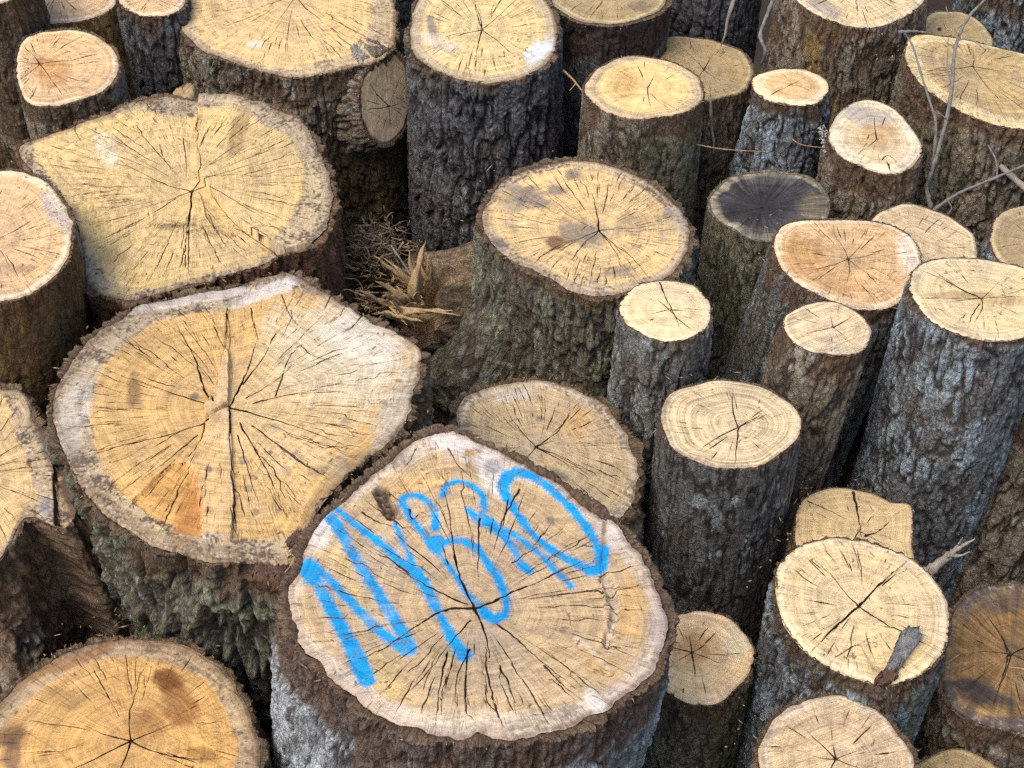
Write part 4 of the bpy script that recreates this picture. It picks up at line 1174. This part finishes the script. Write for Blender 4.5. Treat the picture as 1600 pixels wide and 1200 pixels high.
if not ONLY:
    twig('twig', 'tall bare grey forked twig standing in front of the big oval ochre log', [
        ([(1455, 325, .88), (1448, 292, .92), (1460, 255, .98), (1478, 190, 1.06), (1487, 140, 1.12), (1490, 95, 1.17), (1497, 60, 1.2), (1515, 25, 1.24), (1545, -6, 1.27)], [.0058, .0045, .003]),
        ([(1452, 285, .93), (1460, 235, 1.0), (1462, 190, 1.06), (1455, 165, 1.09), (1440, 118, 1.14), (1426, 72, 1.18), (1412, 50, 1.2)], [.004, .003, .0022]),
        ([(1488, 75, 1.18), (1500, 62, 1.2), (1520, 64, 1.2), (1540, 78, 1.19)], [.0024, .0012]),
        ([(1478, 185, 1.07), (1462, 172, 1.08)], [.0016, .001]),
        ([(1498, 55, 1.21), (1486, 35, 1.22), (1478, 10, 1.23)], [.0018, .001]),
        ([(1487, 140, 1.12), (1480, 100, 1.15), (1482, 60, 1.17)], [.0016, .001])])
    twig('twig', 'short horizontal broken twig lying above the left end of the big oval ochre log', [([(1404, 50, 1.21), (1430, 49, 1.21), (1455, 52, 1.2)], [.004, .003, .002])])
    twig('twig', 'grey forked twig slanting up to the right edge below the big oval ochre log', [
        ([(1456, 330, .9), (1498, 302, .93), (1550, 280, .96), (1620, 250, 1.0)], [.004, .0036, .0034]), ([(1558, 277, .965), (1556, 250, .99), (1543, 226, 1.01)], [.0024, .0014]), ([(1480, 313, .92), (1487, 325, .91), (1478, 338, .9)], [.002, .001])])
    twig('broken_branch', 'thick split grey stick poking in at the right edge under the slanting twig', [([(1556, 252, .96), (1580, 275, .95), (1615, 305, .93)], [.005, .008, .009])], mat=GREYWOOD, cat='stick')
    twig('straw', 'thin pale straw stretched across the bark of the log with the clean cream ring', [([(1018, 202, 1.02), (1075, 222, 1.02), (1130, 233, 1.01), (1197, 237, 1.0)], [.0014, .0016, .001])], mat=STRAW, cat='straw')
    twig('straw', 'thin curved stem in front of the smallest log', [([(1230, 210, .98), (1250, 225, .98), (1285, 231, .98)], [.001, .001])], mat=STRAW, cat='straw')
    twig('twig', 'small reddish twig between the furrowed black log and the cream ringed one', [([(880, 110, 1.08), (897, 126, 1.08), (912, 146, 1.07)], [.003, .0024, .0015]), ([(900, 130, 1.08), (890, 142, 1.07)], [.0015, .001])], mat=STRAW)
    twig('twig', 'dark crooked twig hanging beside the flaring pale log at the top', [([(1210, -5, 1.16), (1198, 25, 1.12), (1188, 55, 1.08), (1196, 80, 1.05), (1190, 100, 1.0)], [.005, .005, .004])])
    twig('branch_stub', 'frayed grey broken branch sticking up behind the log with crossed cracks', [
        ([(1445, 898, .80), (1468, 880, .82), (1490, 862, .84)], [.011, .009, .007]), ([(1485, 866, .84), (1505, 852, .86), (1524, 842, .87)], [.005, .003, .001]),
        ([(1485, 866, .84), (1498, 850, .86), (1504, 840, .88)], [.004, .002, .001]), ([(1480, 868, .84), (1500, 868, .84), (1515, 862, .85)], [.004, .002, .001])], mat=GREYWOOD, cat='branch')
    # rotten slats in the gap left of the smallest log
    for a, b, lab in (((1108, 150, 1.02), (1116, 240, .86), 'pale rotten slat standing in the gap left of the smallest log'), ((1148, -10, 1.16), (1128, 70, 1.02), 'grey peeling slat leaning on the dark weathered trunk at the top')):
        v, q, t = sliver(at(*a), at(*b), .022, .010, 40, .02)
        to_base(tag(mesh_np('wood_splinter', v, q, t, mat=GREYWOOD), lab, 'slat'))
    # bark chip on the crossed log
    def slab(pts, zt, th, mat, name, label, cat='bark piece', tilt=0.0, amp=.004):
        """lumpy slab whose outline (photograph px) lies at height zt"""
        O = resample(spline(np.array(pts, float), n=6), 60)
        P = np.array([at(x, y, zt) for x, y in O])
        c = P.mean(0)
        rows = []
        rsj = np.random.RandomState(int(pts[0][0]))
        for h, f in ((-.5, .55), (-.5, .9), (-.2, 1.0), (.2, 1.0), (.5, .88), (.55, .55), (.5, .2)):
            Q = c + (P - c) * f
            Q[:, 2] += h * th + tilt * (Q[:, 0] - c[0])
            Q += amp * (1.6 * fbm(Q[:, 0] * 160, Q[:, 1] * 60, Q[:, 2] * 120 + h * 3, 3)[:, None] + .5 * rsj.randn(60, 1) * (f > .8)) * np.array([1, 1, 1.0])
            rows.append(Q)
        V = np.vstack(rows + [rows[-1].mean(0)[None], rows[0].mean(0)[None]])
        k = 60
        j = np.arange(k)
        n = len(rows)
        T = np.vstack([np.stack([np.full(k, n * k), (n - 1) * k + j, (n - 1) * k + (j + 1) % k], 1), np.stack([np.full(k, n * k + 1), (j + 1) % k, j], 1)])
        return to_base(tag(mesh_np(name, V, grid_quads(n, k), T, mat=mat), label, cat))
    slab([(1383, 1048), (1392, 1024), (1402, 1000), (1410, 985), (1424, 982), (1437, 990), (1436, 1004), (1420, 1024), (1406, 1044), (1394, 1052)], .940, .010, CHIPM, 'bark_piece', 'dark silvery bark flake lying on the log with crossed cracks', tilt=.1)
    slab([(1366, 1062), (1384, 1046), (1396, 1050), (1402, 1060), (1380, 1068)], .937, .008, REDM, 'bark_piece', 'small reddish crumb of bark at the front rim of the log with crossed cracks')
    slab([(394, 902), (402, 888), (430, 890), (452, 893), (450, 916), (428, 914), (404, 914)], 1.10, .03, REDM, 'bark_piece', 'red brown bark block wedged left of the spray painted log')
    slab([(452, 868), (462, 858), (478, 862), (480, 876), (470, 888), (454, 886)], 1.13, .02, STRAW, 'wood_chip', 'pale yellow wood chip wedged where the spray painted log meets its neighbour', 'wood chip')
    slab([(448, 846), (462, 836), (486, 840), (484, 856), (466, 858)], 1.12, .014, REDM, 'bark_piece', 'brown bark sliver just above the pale yellow wood chip')
    slab([(548, 76), (556, 70), (566, 82), (568, 98), (560, 94)], 1.145, .006, GREYWOOD, 'wood_chip', 'grey wood chip on the rim of the very large log with the branch scar', 'wood chip')
    slab([(268, 158), (280, 142), (300, 140), (306, 152), (300, 168), (280, 172)], 1.06, .03, STRAW, 'wood_chip', 'yellow wedge of wood behind the log with the raised split step', 'wood chip')
    # splinters lying on faces
    for i, (a, b, w_, lab) in enumerate([((1366, 1046, .945), (1345, 1006, .955), .004, 'pale splinter leaning on the log with crossed cracks'),
                                        ((1612, 1050, .78), (1578, 1044, .78), .008, 'pale splinter on the dark scorched looking log'),
                                        ((1500, 1022, .76), (1470, 1040, .77), .003, 'thin yellow splinter left of the dark scorched looking log')]):
        v, q, t = sliver(at(*a), at(*b), w_, w_ * .5, 70 + i)
        to_base(tag(mesh_np('splinter', v, q, t, mat=STRAW), lab, 'splinter'))
    # sawdust and lichen fluff
    def scatter(name, label, cat, blobs, n, size, mat, z):
        rs = np.random.RandomState(len(label))
        Vs = []
        for i in range(n):
            bx, by, sx, sy = blobs[rs.randint(len(blobs))]
            px, py = rs.normal(bx, sx), rs.normal(by, sy)
            zz = z(px, py) if callable(z) else z
            p = at(px, py, zz + rs.uniform(0, .006))
            a, b = rs.randn(3), rs.randn(3)
            a /= np.linalg.norm(a); b = np.cross(a, b); b /= np.linalg.norm(b)
            s_ = rs.uniform(.4, 1) * size
            cc = np.cross(a, b)
            Vs += [p + a * s_, p + b * s_ * .5, p - a * s_ * .7, p - b * s_ * .5, p + cc * s_ * .5]
        q = []
        t = []
        for i in range(n):
            k = i * 5
            q.append((k, k + 1, k + 2, k + 3))
            t += [(k, k + 4, k + 1), (k + 1, k + 4, k + 2), (k + 2, k + 4, k + 3), (k + 3, k + 4, k)]
        o = mesh_np(name, np.array(Vs), q, t, mat=mat)
        o['kind'] = 'stuff'; o['label'] = label; o['category'] = cat
    gz = lambda px, py: (lambda P: P[2] + (.012 if px > 315 and py < 330 else .001))(on_plane([(px, py)], at(300, 299, 1.08), np.array([0, -.05, 1]))[0])
    scatter('sawdust', 'tan sawdust crumbs strewn over the log with the raised split step', 'sawdust', [(378, 200, 8, 10), (382, 235, 7, 12), (376, 255, 9, 6), (400, 190, 14, 5), (425, 205, 16, 6), (330, 362, 26, 5), (270, 352, 20, 3), (230, 160, 14, 4), (290, 168, 14, 5), (450, 240, 10, 14), (470, 290, 5, 24), (455, 350, 10, 14)], 2600, .0026, DUST, gz)
    scatter('lichen_fluff', 'small white tuft of lichen between the two small logs at upper right', 'lichen', [(1284, 203, 5, 6), (1288, 222, 3, 8)], 160, .005, plain_material('white_lichen', (190, 190, 180), (226, 226, 216), 80), 1.0)
    rs = np.random.RandomState(77)
    Vs, T = [], []
    for key in ('G', 'I', 'LL', 'FF', 'AF', 'K', 'AJ', 'AH', 'AL', 'AB', 'Y', 'AE', 'M', 'V', 'H', 'AI'):
        L = LOGS[key]
        P0 = at(*L['pith'], L['z'])
        n_ = np.array(L.get('n', (0, 0, 1)), float)
        O = outline_px(L['o'])
        for k in range(int(len(O) * .45)):
            j = rs.randint(len(O))
            f = 1 - abs(rs.normal(0, .28))
            q = np.array(L['pith']) * (1 - f) + O[j] * f * .96
            p = on_plane([q], P0, n_)[0] + np.array([0, 0, .0015])
            if key == 'G' and q[0] > 315:
                continue
            a = rs.uniform(0, 6.28)
            l1, w1 = rs.gamma(2, .0016) + .001, rs.uniform(.0006, .0018)
            d1, d2 = np.array([math.cos(a), math.sin(a), rs.uniform(-.1, .3)]), np.array([-math.sin(a), math.cos(a), 0])
            b0 = len(Vs)
            Vs += [p - d1 * l1, p + d2 * w1, p + d1 * l1, p - d2 * w1, p + np.array([0, 0, w1 * 1.2])]
            T += [(b0, b0 + 1, b0 + 4), (b0 + 1, b0 + 2, b0 + 4), (b0 + 2, b0 + 3, b0 + 4), (b0 + 3, b0, b0 + 4)]
    o = mesh_np('wood_crumbs', np.array(Vs), np.zeros((0, 4), int), T, mat=plain_material('crumbs', (92, 66, 48), (214, 188, 146), 160))
    o['kind'] = 'stuff'; o['label'] = 'loose crumbs of bark and wood lying on the sawn ends'; o['category'] = 'wood crumbs'
